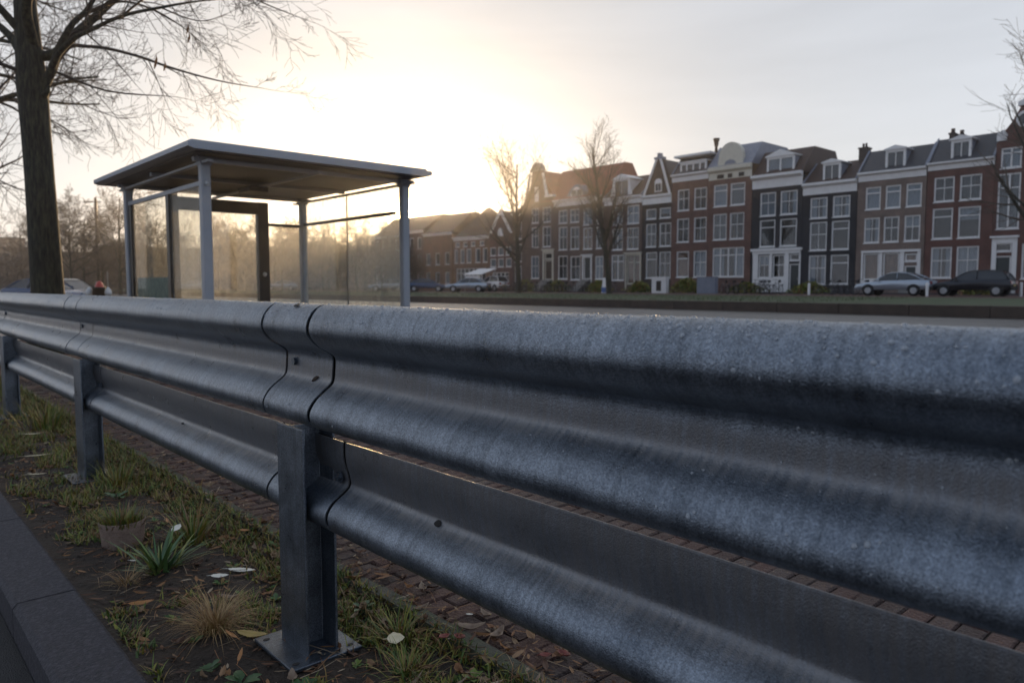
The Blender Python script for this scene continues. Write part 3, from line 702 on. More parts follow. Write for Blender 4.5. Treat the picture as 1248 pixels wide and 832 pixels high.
# sunken clay pot
pot = thing('clay_pot', 'brown clay pot rim sunk in the verge with grass sprouting from it', 'pot', (.765,3.12,-.04))
b = MB(); b.smooth = True
b.lathe([(.072,-.04),(.080,.045),(.084,.072),(.081,.074),(.076,.066),(.072,.04)], .765, 3.12, 26)
b.build('rim', M['clay'], pot)
b = MB(); b.smooth = True; b.lathe([(.0,.062),(.04,.058),(.0745,.048)], .765, 3.12, 18); b.build('pot_soil', M['soil'], pot)
b = MB(); r_ = random.Random(3)
for k in range(420):
    a = r_.uniform(0,6.28); d = r_.random()**.5*.08
    blade(b, .765+math.cos(a)*d, 3.12+math.sin(a)*d, .052, r_.uniform(.03,.1), r_.uniform(.002,.006), a+r_.gauss(0,.6), r_.uniform(.1,1.0), r_.uniform(.1,1.2), 3)
g_ = b.build('sprouting_grass', M['blade'], pot)

# fallen leaves one can tell apart
def leaf(label, x, y, l, w, az_, mat, curl=.3, z=None, cat='leaf', name='fallen_leaf', tilt=0.0):
    if z is None: z = (soil_z(x,y)+.012) if x < 1.19 else .012
    b = MB(); b.smooth = True; K = 8; ca, sa = math.cos(az_), math.sin(az_); s = []
    for i in range(K+1):
        t = i/K; ww = math.sin(math.pi*t**.85)**.75*w*.5 if 0 < i < K else .0006
        for v in (-1,-.45,0,.45,1):
            u = (t-.5)*l; vv = v*ww*(1+.10*math.sin(t*17+v))
            zz_ = z + curl*l*.35*(abs(t-.5)*2)**2 + abs(v)*ww*curl*.9 + tilt*vv
            b.v.append((x+u*ca-vv*sa, y+u*sa+vv*ca, zz_))
    for i in range(K):
        for j_ in range(4): a = i*5+j_; b.face((a,a+1,a+6,a+5))
    if l > .03: b.tube([(x-.5*l*ca,y-.5*l*sa,z+curl*l*.35),(x-.72*l*ca,y-.72*l*sa,z+curl*l*.3)], [.0011,.0007], 4)
    o = b.build(name, mat, None, (x,y,z)); md = o.modifiers.new('thickness','SOLIDIFY'); md.thickness = .0006
    return tag(o, label, cat)
D = R(-48)   # roughly across the view
leaf('long white leaf lying left of the nearest post', .985, 2.50, .10, .034, D, M['leaf_white'], .1)
leaf('white curled leaf left of the longer white leaf', .905, 2.49, .06, .034, D+.2, M['leaf_white'], .25)
leaf('small white oval leaf on the strap-leaved plant', .885, 2.86, .042, .036, D-.5, M['leaf_white'], .1, z=.075, tilt=.5)
leaf('orange-brown leaf near the kerb left of the dry tuft', .643, 2.442, .075, .032, D+.5, M['leaf_orange'], .3)
leaf('yellow pod-like leaf touching the base plate', .795, 1.955, .095, .034, D-.1, M['leaf_yellow'], .3, z=.015)
leaf('orange stalk leaf lying over the dry tuft', .75, 1.99, .07, .012, R(95), M['leaf_orange'], .1, z=.02)
leaf('rust-orange narrow leaf standing among bottom weeds', .715, 1.84, .075, .010, R(60), M['leaf_orange'], .1, z=.03)
leaf('pale cream leaf lying right of the post base plate', 1.062, 1.645, .048, .036, D+.3, M['leaf_cream'], .2, z=.03, tilt=.4)
leaf('tiny white leaf on the brick pavement under the lower beam', 1.33, 1.66, .022, .010, D, M['leaf_white'], .1)
leaf('cream stick-like leaf beyond the kerb, farthest of the pale ones', .873, 5.64, .10, .025, D+.3, M['leaf_cream'], .05, z=.02)
leaf('cream long leaf in the moss left of the second post', .78, 4.95, .13, .022, D+.6, M['leaf_cream'], .05, z=.01)
leaf('pale straw-coloured leaf nearest the second post', .70, 4.45, .09, .02, D+.4, M['leaf_cream'], .05, z=.01)
leaf('small white leaf beside the clay pot base', .735, 2.86, .035, .010, D, M['leaf_white'], .05)
leaf('thin white leaf between pot and edging', .955, 3.05, .05, .009, D+.1, M['leaf_white'], .05, z=.02)
leaf('bright orange leaf standing in the tuft behind the strap leaves', .90, 3.02, .06, .010, R(75), M['leaf_orange'], .3, z=.06, tilt=.4)
leaf('orange-red leaf by the edging behind the tuft', 1.12, 2.80, .04, .022, D, M['leaf_orange'], .5, z=.025)
leaf('red leaf on the edging, left of the red pair', 1.17, 1.57, .034, .026, D+.8, M['leaf_red'], .6, z=.025)
leaf('dark red leaf touching the concrete edging', 1.20, 1.54, .036, .028, D-.4, M['leaf_red'], .6, z=.025)
leaf('red leaf out on the bricks beneath the lower beam', 1.32, 1.33, .034, .024, D+.3, M['leaf_red'], .6)
leaf('dark red crumpled leaf beside the red one on the bricks', 1.36, 1.30, .04, .026, D-.6, M['leaf_red'], .7)
for i, (x, y, a, s, lab) in enumerate([(1.27,1.58,.2,.07,'large curled tan leaf on the bricks by the edging'),(1.30,1.50,1.2,.06,'curled brown leaf overlapping the tan leaf'),(1.36,1.62,2.3,.045,'small brown leaf behind the tan leaf'),
        (1.24,1.78,.9,.05,'brown leaf caught between post and edging'),(1.33,1.90,1.9,.05,'dark brown leaf in the middle of the bricks'),(1.42,1.42,.4,.05,'tan leaf farthest right on the bricks'),
        (1.05,1.40,.5,.09,'long tan leaf at the bottom edge'),(.98,1.48,1.0,.10,'long straw-coloured leaf right of base plate'),(1.22,1.25,1.4,.045,'brown leaf on edging near the bottom'),(1.45,1.55,2.6,.035,'small dark leaf under the lower beam'),
        (.87,2.32,.1,.05,'dull brown leaf behind the dry tuft'),(1.02,2.2,1.4,.05,'brown leaf behind the nearest post'),(.8,1.72,2.0,.05,'brown leaf in front of base plate')]):
    leaf(lab, x, y, s*1.25, s*(.5 if s < .08 else .16), D+a, M['leaf_brown'] if i % 2 else M['leaf_brown'], .7)

# ------------------------------------------------------------------ trees
def branch(mb, p, d, L_, r, lvl, rg, P, out):
    """grow one branch, return nothing; P: params"""
    seg = P['seg'][lvl] if lvl < len(P['seg']) else 3
    pts = [p.copy()]; rad = [r]; dd = d.normalized(); q = p.copy(); dirs = [dd.copy()]
    for i in range(seg):
        w = P['wob'][min(lvl, len(P['wob'])-1)]
        dd = (dd + Vector((rg.gauss(0,w), rg.gauss(0,w), rg.gauss(0,w))) + Vector((0,0,P['up'][min(lvl,len(P['up'])-1)]))).normalized()
        q = q + dd*(L_/seg); pts.append(q.copy()); dirs.append(dd.copy()); rad.append(max(P['rmin'], r*(1-(i+1)/seg*.78)))
    (mb if lvl <= P['tl'] else out).tube(pts, rad, P['n'][min(lvl, len(P['n'])-1)], False)
    if lvl >= P['max']: return
    nk = P['kids'][lvl]
    for k in range(nk):
        t = P['from'][lvl] + (P.get('top',1.0)-P['from'][lvl])*(k+rg.random())/nk; fi = min(t, .999)*seg; i = int(fi); f = fi-i
        pp = pts[i].lerp(pts[i+1], f); base = dirs[min(i+1, seg)]
        ax = base.orthogonal().normalized(); ax.rotate(Matrix.Rotation(rg.uniform(0, 6.283), 3, base))
        nd = base.copy(); nd.rotate(Matrix.Rotation(R(rg.uniform(*P['ang'][lvl])), 3, ax))
        rr_ = max(P['rmin'], (rad[i]*(1-f)+rad[i+1]*f)*rg.uniform(.45,.7))
        branch(mb, pp, nd, L_*rg.uniform(*P['len'][lvl])*(1.2-P.get('tap',.5)*t), rr_, lvl+1, rg, P, out)

def make_tree(name, label, cat, h, r, seed, P, bark, twig, group=None):
    rg = random.Random(seed); t = thing(name, label, cat, (0,0,0), group); tm = MB(); tm.smooth = True; om = MB(); om.smooth = True
    branch(tm, Vector((0,0,-.1)), Vector((rg.gauss(0,.02), rg.gauss(0,.02), 1)), h, r, 0, rg, P, om)
    tm.build('trunk', bark, t); om.build('crown', twig, t)
    return t
# elongated upright street elms for across the water
PU = dict(seg=[9,7,5,4,3], wob=[.03,.06,.09,.12,.2], up=[0,.10,.06,.04,0], rmin=.008, tl=1, n=[8,5,3,3,3], max=3, kids=[24,9,6,4], ang=[(26,56),(22,48),(22,50),(25,65)], len=[(.30,.44),(.38,.58),(.4,.65),(.45,.7)])
PU['from'] = [.22,.15,.12,.1]; PU['tap'] = .6; PU['top'] = .93
treeA = make_tree('bare_tree', 'tall bare tree before the pair of brick houses with brown roofs', 'tree', 12.0, .25, 3, PU, M['bark'], M['twig_far'], 'bare trees along the canal street')
treeA.location = (46.5, 39.6, .4)
treeB = make_tree('bare_tree', 'tall bare tree', 'tree', 12.0, .27, 8, dict(PU, kids=[22,8,6,4], tap=.5, ang=[(38,66),(25,60),(25,65),(25,65)], len=[(.42,.6),(.38,.55),(.4,.6),(.45,.7)]), M['bark'], M['twig_far'], 'bare trees along the canal street')
treeB.location = (46.0, 50.0, .4); treeB['label'] = 'wide bare sunlit tree left of the tall neck-gabled house'
# broad far trees
PB = dict(seg=[7,6,5,4,3], wob=[.04,.10,.14,.18,.2], up=[0,.05,.03,.02,0], rmin=.013, tl=1, n=[6,4,3,3,3], max=4, kids=[13,6,5,4], ang=[(35,65),(28,60),(28,62),(25,65)], len=[(.42,.6),(.42,.6),(.45,.65),(.5,.75)])
PB['from'] = [.22,.15,.12,.1]
treeC = make_tree('bare_tree', 'bare tree', 'tree', 9.5, .2, 21, PB, M['bark'], M['twig_far'], 'far bare trees across the road')
treeD = make_tree('bare_tree', 'bare tree', 'tree', 8.0, .17, 34, dict(PB, kids=[18,7,6,4]), M['bark'], M['twig_far'], 'far bare trees across the road')
def polar(px, dist):
    a = R(42.1) + math.atan((px-624)/900); return (math.sin(a)*dist, math.cos(a)*dist)
far_spots = [(88,100,1.10),(104,126,1.15),(128,118,.95),(148,104,1.25),(172,128,1.1),(196,140,1.25),(222,118,.85),(246,132,1.1),(268,145,1.15),(290,122,.95),(312,138,1.2),(336,126,.95),
             (352,150,1.3),(378,140,1.1),(402,128,.95),(424,144,1.2),(446,132,1.0),(468,148,1.2),(486,136,1.0),(506,150,1.15),(60,140,1.2),(30,150,1.1),(395,115,.8),(520,128,.9),(160,112,.8),(345,98,.75),(372,92,.7),(412,96,.78),(436,90,.7),(458,98,.72),(480,94,.62),(466,84,.52),(476,88,.6),(488,85,.5),(498,90,.55),(508,88,.48),(300,100,.7),(268,106,.72)]
for i, (px, dist, s) in enumerate(far_spots):
    x, y = polar(px, dist); lab = 'hazy bare tree in the brown tree line across the road'
    src = treeC if i % 2 else treeD
    if i == 0: treeD.location = (x,y,0); treeD.scale = (s,s,s); treeD['label'] = lab
    elif i == 1: treeC.location = (x,y,0); treeC.scale = (s,s,s); treeC['label'] = lab
    else: copy_tree(src, (x,y,0), i*1.7, lab, s, 'far bare trees across the road')
# big right-edge tree and other copies
treeE = make_tree('bare_tree', 'thin bare tree at the right edge before the dark red gabled house', 'tree', 13.5, .26, 14, dict(PU, kids=[13,6,5,3], ang=[(30,60),(25,60),(25,60),(25,60)], len=[(.22,.34),(.4,.6),(.45,.65),(.4,.6)], tap=.4), M['bark'], M['twig_far'], 'bare trees along the canal street')
treeE.location = (47.5, 10.75, .4)
# woodland mass behind
b = MB(); rg = random.Random(5)
for k in range(15000):
    px = rg.uniform(-20, 535); dist = rg.uniform(125, 190); x, y = polar(px, dist)
    top = 4.8 + 1.6*noise.noise(Vector((px*.02, 0, 0))) + 2*noise.noise(Vector((px*.08, 3, 0))); top = max(3.0, top)
    z = rg.random()**.9*top; s = rg.uniform(.3,1.0); a = rg.uniform(0,6.28)
    n = len(b.v); w = .03+rg.random()*.07
    ux, uy, uz = math.cos(a)*s, math.sin(a)*s, s*rg.uniform(.3,1.4)
    b.v += [(x-w,y,z),(x+w,y,z),(x+ux,y+uy,z+uz)]; b.face((n,n+1,n+2))
    b.v += [(x+ux*.4,y+uy*.4,z+uz*.4-w),(x+ux*.4,y+uy*.4,z+uz*.4+w),(x-uy*.8,y+ux*.8,z+uz*.9)]; b.face((n+3,n+4,n+5))
tag(b.build('woodland', M['twig_far']), 'brown bare woodland and scrub closing the far end of the road', 'woodland', kind='stuff')

# hero tree: limbs follow the photo, placed at (2.2,12.7)
HT = Vector((2.23,12.66,0)); RT = Vector((math.cos(R(42.1)), -math.sin(R(42.1)), 0)); FWv = Vector((math.sin(R(42.1)), math.cos(R(42.1)), 0))
hero = thing('street_tree', 'large dark-barked bare tree on the pavement left of the bus shelter', 'tree', tuple(HT))
KPX = 10.9/900
def hp(px, py, dep=0.0):   # metric point of the tree from its own side and height offsets
    return HT + RT*((px-54)*KPX) + FWv*dep + Vector((0,0,.98+(349-py)*KPX))
tm = MB(); tm.smooth = True; cm_ = MB(); cm_.smooth = True; rg = random.Random(77)
def ctube(mb, P, Rd, n):
    pts = [Vector(p) for p in P]; out = []; rr_ = []
    for i in range(len(pts)-1):
        p0 = pts[max(i-1,0)]; p1 = pts[i]; p2 = pts[i+1]; p3 = pts[min(i+2,len(pts)-1)]
        for k in range(4):
            t = k/4; out.append(.5*((2*p1)+(-p0+p2)*t+(2*p0-5*p1+4*p2-p3)*t*t+(-p0+3*p1-3*p2+p3)*t**3)); rr_.append(Rd[i]*(1-t)+Rd[i+1]*t)
    out.append(pts[-1]); rr_.append(Rd[-1]); mb.tube(out, rr_, n); return out, rr_
# trunk
tp = [(56,430),(55,380),(53,300),(51,220),(49,160),(47,110),(45,60),(43,10),(40,-60),(36,-130),(33,-210)]
tr = [.235,.22,.205,.19,.19,.20,.165,.14,.11,.08,.04]
ctube(tm, [hp(HTx, HTy)-Vector((0,0,.0)) for HTx, HTy in tp], tr, 18)
ctube(tm, [HT+Vector((0,0,-.05)), HT+Vector((0,0,.12)), hp(56,400)], [.36,.30,.262], 18)
limbs = [
 ([(47,105,0),(30,70,.1),(10,45,.2),(-30,15,.3),(-90,-20,.5)], [.10,.085,.07,.055,.03]),
 ([(46,60,0),(25,28,-.2),(5,0,-.4),(-30,-50,-.7)], [.08,.065,.055,.03]),
 ([(52,70,0),(60,35,-.3),(76,14,-.5),(95,-8,-.7),(130,-60,-1.0)], [.10,.09,.08,.07,.04]),
 ([(50,75,0),(70,72,.1),(92,42,.25),(110,18,.4),(130,-6,.5),(165,-50,.8),(200,-110,1.0)], [.10,.09,.08,.072,.062,.045,.02]),
 ([(60,112,0),(72,92,0),(82,66,0),(98,40,0),(112,20,.1),(130,-10,.1)], [.09,.08,.065,.05,.045,.03]),
 ([(60,118,0),(74,92,-.05),(92,77,-.2),(119,67,-.4),(137,63,-.5),(195,57,-.9),(253,60,-1.3),(305,66,-1.7),(352,72,-2.0)], [.075,.06,.05,.043,.038,.03,.022,.014,.006]),
 ([(68,100,0),(87,65,.1),(110,63,.1),(137,66,.1),(170,73,.2),(202,83,.3),(253,94,.5),(303,99,.7)], [.045,.038,.033,.03,.026,.022,.014,.006]),
 ([(84,60,.1),(95,47,.1),(112,50,0),(134,64,-.3),(165,90,-.5),(200,126,-.7)], [.022,.019,.017,.014,.010,.005]),
 ([(100,20,.3),(140,5,.3),(185,18,.1),(230,45,-.2),(262,70,-.3)], [.03,.024,.018,.012,.005]),
 ([(120,-20,.5),(200,-30,.6),(275,-12,.3),(325,12,.2),(372,30,.2)], [.045,.035,.022,.012,.005]),
 ([(150,-40,.5),(240,-30,0),(300,0,-.5),(340,44,-.8)], [.04,.03,.018,.006]),
 ([(110,-30,-.5),(160,-20,-.9),(220,10,-1.3),(270,60,-1.6)], [.03,.024,.016,.006]),
 ([(195,57,-.9),(240,35,-1.1),(285,18,-1.4),(325,-6,-1.7)], [.02,.016,.012,.006]),
 ([(253,60,-1.3),(285,76,-1.5),(312,85,-1.7),(340,84,-1.9)], [.014,.010,.008,.004]),
 ([(50,100,0),(20,90,-.3),(-20,80,-.5),(-60,70,-.8)], [.045,.035,.025,.015]),
 ([(60,88,.1),(100,100,.8),(150,90,1.6)], [.03,.02,.008]),
]
PH = dict(seg=[6,5,4,3], wob=[.07,.10,.12,.15], up=[-.035,-.02,0,.01], rmin=.0024, tl=-1, n=[3,3,3,3], max=2, kids=[5,4,2], ang=[(22,50),(25,52),(25,55)], len=[(.4,.7),(.45,.75),(.45,.75)])
PH['from'] = [.15,.12,.1]
for P_, Rd in limbs:
    Rd = [q_*.8 for q_ in Rd]
    pts, rad = ctube(tm if Rd[0] > .05 else cm_, [hp(*p) for p in P_], Rd, 8 if Rd[0] > .05 else 5)
    tot_l = sum((pts[i+1]-pts[i]).length for i in range(len(pts)-1)); n_k = int(tot_l*1.9)
    for k in range(n_k):
        t = .32 + .68*rg.random(); i = min(int(t*(len(pts)-1)), len(pts)-2); dd = (pts[i+1]-pts[i]).normalized()
        ax = dd.orthogonal().normalized(); ax.rotate(Matrix.Rotation(rg.uniform(0,6.283), 3, dd)); nd = dd.copy(); nd.rotate(Matrix.Rotation(R(rg.uniform(28,62)), 3, ax))
        branch(cm_, pts[i], nd, rg.uniform(.45,1.5)*(1.1-.5*t), max(.004, min(.016, rad[i]*.5)), 0, rg, PH, cm_)
    branch(cm_, pts[-1], (pts[-1]-pts[-2]), .8, rad[-1], 0, rg, PH, cm_)
tm.build('trunk', M['bark'], hero); cm_.build('crown', M['twig'], hero)
b = MB(); b.smooth = True
b.tube([hp(66,125,-.1), hp(73,120,-.14), hp(75,114,-.15)], [.05,.03,.012], 7); b.build('branch_stub', M['bark'], hero)
for px, py, dep in ((241,116,-1.2),(242,112,-1.2),(287,88,-1.5),(288,97,-1.5),(251,118,-1.2)):
    b = MB(); p = hp(px, py, dep); b.smooth = True
    b.tube([p+Vector((0,0,.09)), p+Vector((.01,0,.03)), p, p+Vector((-.01,.01,-.05))], [.002,.012,.017,.004], 5); b.build('dry_leaf_bunch', M['litter'], hero)
# second street tree, trunk outside the frame, built whole
PS = dict(seg=[9,7,5,4,3], wob=[.03,.10,.14,.17,.2], up=[0,-.02,-.01,0,0], rmin=.005, tl=1, n=[9,5,3,3,3], max=4, kids=[20,9,6,4], ang=[(48,80),(28,60),(28,60),(25,60)], len=[(.30,.42),(.4,.6),(.4,.6),(.5,.7)])
PS['from'] = [.30,.15,.1,.1]
t2 = make_tree('street_tree', 'bare tree farther along the pavement, half hidden behind the large trunk', 'tree', 10.5, .24, 15, PS, M['bark'], M['twig'])
t2.location = (1.9, 23.5, 0)

# ------------------------------------------------------------------ bus shelter
S = thing('bus_shelter', 'grey flat-roofed glass bus shelter on the pavement in front of the sun', 'bus shelter', (2.8,8.1,0))
zr0, zr1 = 2.405, 2.475; rx0, rx1, ry0, ry1 = 2.70, 5.78, 7.95, 11.80
b = MB()
b.prism([(rx0,zr0+.02),(rx0+.06,zr0-.0),(rx1-.06,zr0),(rx1,zr0+.02),(rx1,zr1),(rx0,zr1)], 'y', ry0, ry1)
rf = b.build('roof', M['roof_metal'], S)
b = MB(); b.box(rx0+.05,ry0+.05,zr1+.001,rx1-.05,ry1-.05,zr1+.03); b.build('roof_deck', M['roof_metal'], rf)
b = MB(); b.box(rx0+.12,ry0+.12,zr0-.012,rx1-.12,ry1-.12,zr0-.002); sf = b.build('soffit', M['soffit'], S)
for yy in (8.40, 9.9, 11.35):
    b = MB(); b.box(rx0+.2,yy-.03,zr0-.06,rx1-.2,yy+.03,zr0-.0125); b.build('roof_beam', M['roof_metal'], S)
for xx in (3.0, 4.3, 5.62):
    b = MB(); b.box(xx-.03,ry0+.2,zr0-.085,xx+.03,ry1-.2,zr0-.0605); b.build('roof_beam', M['roof_metal'], S)
b = MB(); b.box(4.1,9.75,zr0-.15,4.35,10.15,zr0-.0855); b.build('ceiling_lamp_box', M['dark_metal'], S)
PX0, PX1, PY0, PY1 = 3.02, 5.64, 8.40, 11.35
for (x, y) in ((PX0,PY0),(PX1,PY0),(PX0,PY1),(PX1,PY1)):
    b = MB(); w = .052
    b.prism([(x-w+.012,y-w),(x+w-.012,y-w),(x+w,y-w+.012),(x+w,y+w-.012),(x+w-.012,y+w),(x-w+.012,y+w),(x-w,y+w-.012),(x-w,y-w+.012)], 'z', 0, 2.30)
    p = b.build('pole', M['pole_paint'], S)
    b = MB(); n = len(b.v)      # flared head
    for z_, w_ in ((2.30,.054),(2.36,.075),(2.385,.105),(2.392,.105)):
        b.v += [(x-w_,y-w_,z_),(x+w_,y-w_,z_),(x+w_,y+w_,z_),(x-w_,y+w_,z_)]
    for i in range(3):
        for q in range(4): a = n+i*4+q; c = n+i*4+(q+1)%4; b.face((a,c,c+4,a+4))
    b.face((n+12,n+13,n+14,n+15)); b.build('pole_head', M['pole_paint'], p)
    b = MB(); b.box(x-.09,y-.09,0.001,x+.09,y+.09,.014); b.build('foot_plate', M['pole_paint'], p)
def pane(x0,y0,z0,x1,y1,z1,mat=None):
    b = MB(); b.box(x0,y0,z0,x1,y1,z1); return b.build('glass_panel', mat or M['glass'], S)
# left side wall (x = 3.02), rails and panes
b = MB(); b.box(PX0-.02,PY0+.06,2.10,PX0+.02,PY1-.06,2.15); b.build('top_rail', M['pole_paint'], S)
b = MB(); b.box(PX0-.02,PY0+.06,.18,PX0+.02,PY1-.06,.23); b.build('bottom_rail', M['pole_paint'], S)
b = MB(); b.box(PX0-.025,11.16,.0,PX0+.025,11.28,2.10); b.build('mullion', M['dark_metal'], S)
b = MB(); b.box(PX0-.03,9.56,.0,PX0+.03,9.66,2.10); b.build('mullion', M['dark_metal'], S)
pane(PX0-.004,9.67,.24,PX0+.004,11.15,2.095); pane(PX0-.004,8.47,.24,PX0+.004,9.55,2.095)
b = MB(); b.box(PX0+.02,9.75,.4,PX0+.03,11.1,1.10); b.build('notice_board', M['poster'], S)
# back wall (y = 11.35)
for xx, w in ((3.62,.055),(4.95,.085)):
    b = MB(); b.box(xx-w,PY1-.05,0.0,xx+w,PY1+.05,2.29); b.build('frame_post', M['dark_metal'], S)
b = MB(); b.box(3.62+.056,PY1-.048,2.10,4.95-.086,PY1+.048,2.285); b.build('frame_head', M['dark_metal'], S)
b = MB(); b.box(3.62+.056,PY1-.048,.15,4.95-.086,PY1+.048,.25); b.build('frame_sill', M['dark_metal'], S)
b = MB(); b.box(3.57,PY1-.04,2.291,3.67,PY1+.04,2.392); b.build('frame_post', M['dark_metal'], S)
pane(3.68,PY1-.004,.255,4.86,PY1+.004,2.095)
pane(5.04,PY1-.004,.2,5.58,PY1+.004,1.93); 
b = MB(); b.smooth = True; b.tube([(4.95,PY1-.055,1.17),(4.95,PY1-.075,1.17)], [.035,.028], 12); b.build('lock_knob', M['white_plastic'], S)
b = MB(); b.box(5.04,PY1-.02,1.93,5.58,PY1+.02,1.975); b.build('top_rail', M['dark_metal'], S)
# right side wall (x = 5.64)
b = MB(); b.box(PX1-.02,8.62,1.955,PX1+.02,PY1-.06,2.0); b.build('top_rail', M['dark_metal'], S)
pane(PX1-.004,9.93,.2,PX1+.004,PY1-.06,2.37); pane(PX1-.004,8.46,.2,PX1+.004,9.915,2.37)
b = MB(); b.box(PX1-.008,9.917,.2,PX1+.008,9.928,2.37); b.build('glass_seam', M['dark_metal'], S)
b = MB(); b.box(PX1-.02,8.46,.15,PX1+.02,PY1-.06,.195); b.build('bottom_rail', M['pole_paint'], S)
# bench inside
b = MB(); b.box(3.75,10.85,.44,4.8,11.15,.48); be = b.build('bench_seat', M['dark_metal'], S)
for xx in (3.95,4.6):
    b = MB(); b.box(xx-.03,10.9,0,xx+.03,11.1,.4395); b.build('bench_leg', M['dark_metal'], be)
b = MB(); b.tube([(PX0,8.36,2.12),(PX0,8.30,2.09)], .018, 8); b.smooth = True; b.build('camera_knob', M['white_plastic'], S)

# ------------------------------------------------------------------ canal houses
FX = 60.0
def facade(mb, Y0, Y1, z0, z1, ops, depth=.16):
    ys = sorted({Y0, Y1} | {o[0] for o in ops} | {o[1] for o in ops}); zs = sorted({z0, z1} | {o[2] for o in ops} | {o[3] for o in ops})
    for i in range(len(ys)-1):
        for j in range(len(zs)-1):
            cy = (ys[i]+ys[i+1])/2; cz = (zs[j]+zs[j+1])/2
            if any(o[0] < cy < o[1] and o[2] < cz < o[3] for o in ops): continue
            mb.quad((FX,ys[i+1],zs[j]),(FX,ys[i],zs[j]),(FX,ys[i],zs[j+1]),(FX,ys[i+1],zs[j+1]))
    for a, c, d, e in [o[:4] for o in ops]:
        X2 = FX+depth+.35
        mb.quad((FX,a,d),(X2,a,d),(X2,a,e),(FX,a,e)); mb.quad((X2,c,d),(FX,c,d),(FX,c,e),(X2,c,e))
        mb.quad((FX,a,e),(X2,a,e),(X2,c,e),(FX,c,e)); mb.quad((FX,c,d),(X2,c,d),(X2,a,d),(FX,a,d))
        m0 = mb.m; mb.m = 1; mb.quad((X2,c,d),(X2,a,d),(X2,a,e),(X2,c,e)); mb.m = m0
wr = random.Random(41)
def window(h, a, c, d, e, style='sash', fill='d', frame=None, fx=FX, nm='window'):
    if fill == 's': fill = wr.choice('ssddkhdm')
    elif fill == 'c' : fill = wr.choice('ccmch')
    fm = frame or M['trim']; b = MB(); X0, X1 = fx+.05, fx+.14; t = .10
    def bar(y0,y1,z0,z1,x0=X0,x1=X1): b.box(x0,y0,z0,x1,y1,z1)
    bar(a+.002,a+t,d+.002,e-.002); bar(c-t,c-.002,d+.002,e-.002); bar(a+t,c-t,e-t,e-.003); bar(a+t,c-t,d+.003,d+t)
    zm = d+(e-d)*.56
    if style == 'sash':
        bar(a+t,c-t,zm-.03,zm+.03,X0+.01,X1-.01); ym = (a+c)/2
        if e-d > 1.2: bar(ym-.018,ym+.018,d+t,zm-.031,X0+.02,X1-.02); bar(ym-.018,ym+.018,zm+.031,e-t,X0+.02,X1-.02)
    elif style == 'top':
        zm = d+(e-d)*.72; bar(a+t,c-t,zm-.04,zm+.04,X0+.01,X1-.01)
    elif style == 'wide':
        zm = d+(e-d)*.74; bar(a+t,c-t,zm-.04,zm+.04,X0+.01,X1-.01)
        for q in range(1, max(2, round((c-a)/.85))):
            yy = a+(c-a)*q/max(2, round((c-a)/.85)); w = .05
            bar(yy-w,yy+w,d+t,zm-.041,X0,X1); bar(yy-w,yy+w,zm+.041,e-t,X0,X1)
    elif style == 'door':
        pass
    f = b.build(nm, fm, h)
    if style == 'door':
        b = MB(); b.box(fx+.10,a+t,d+.02,fx+.16,c-t,e-t)
        for z0_, z1_ in ((.12,.42),(.5,.92)):
            hh = e-d; b.box(fx+.085,a+t+.12,d+hh*z0_,fx+.099,c-t-.12,d+hh*z1_)
        b.build('door_leaf', {'b': M['door_brown']}.get(fill, M['door']), f)
        b = MB(); b.smooth = True; b.tube([(fx+.08,a+t+.1,d+(e-d)*.46),(fx+.04,a+t+.1,d+(e-d)*.46)], [.03,.035], 8); b.build('door_knob', M['white_plastic'], f)
        return f
    b = MB(); b.box(fx+.09,a+t-.01,d+t-.01,fx+.098,c-t+.01,e-t+.01); b.build('pane', M['winglass'], f)
    b = MB(); b.box(fx-.05,a-.04,d-.07,fx+.05,c+.04,d-.001); b.build('sill', fm, f)
    if fill != 'd':
        mt = {'c': M['curtain'], 'h': M['curtain'], 's': M['curtain_dim'], 'w': M['curtain_warm'], 'k': M['curtain'], 'm': M['curtain_mid']}[fill]
        b = MB(); b.smooth = True; xx = fx+.22
        spans = [(a+.03,c-.03)] if fill in 'cwsm' else ([(a+.03,a+(c-a)*.34),(c-(c-a)*.34,c-.03)] if fill == 'h' else [(a+.03,c-.03)])
        zlo = d+.02 if fill != 'k' else d+(e-d)*wr.uniform(.35,.65)
        for s0, s1 in spans:
            K = max(6, int((s1-s0)/.05)); n = len(b.v)
            for q in range(K+1):
                yy = s0+(s1-s0)*q/K; xo = xx+.025*math.sin(q*1.7); b.v += [(xo,yy,zlo),(xo,yy,e-.02)]
            for q in range(K): b.face((n+2*q+2,n+2*q,n+2*q+1,n+2*q+3))
        b.build('curtain', mt, f)
    return f
def cornice(h, Y0, Y1, z0, z1, mat=None, proj=.35, fascia=True):
    b = MB(); hgt = z1-z0
    pts = [(FX-.004,z0),(FX-.06,z0),(FX-.06,z0+hgt*.62),(FX-proj*.55,z0+hgt*.72),(FX-proj,z0+hgt*.80),(FX-proj,z1),(FX-.004,z1)]
    b.prism(pts, 'y', Y0+.02, Y1-.02)
    return b.build('cornice', mat or M['trim'], h)
def roof_slope(h, Y0, Y1, ze, zr, xr, mat, xb=67.5, steep=None, trim=True):
    b = MB(); b.prism([(FX-.1,ze),(xr,zr),(xb-(xr-FX)*.8,zr),(xb,ze)] , 'y', Y0+.03, Y1-.03)
    r = b.build('roof', mat, h)
    if trim:
        for yy in (Y0+.02, Y1-.10):
            b = MB(); b.prism([(FX-.12,ze+.02),(xr-.02,zr+.02),(xr,zr+.12),(FX-.12,ze+.16)], 'y', yy-.02, yy+.10); b.build('verge_board', M['lead'], r)
    return r
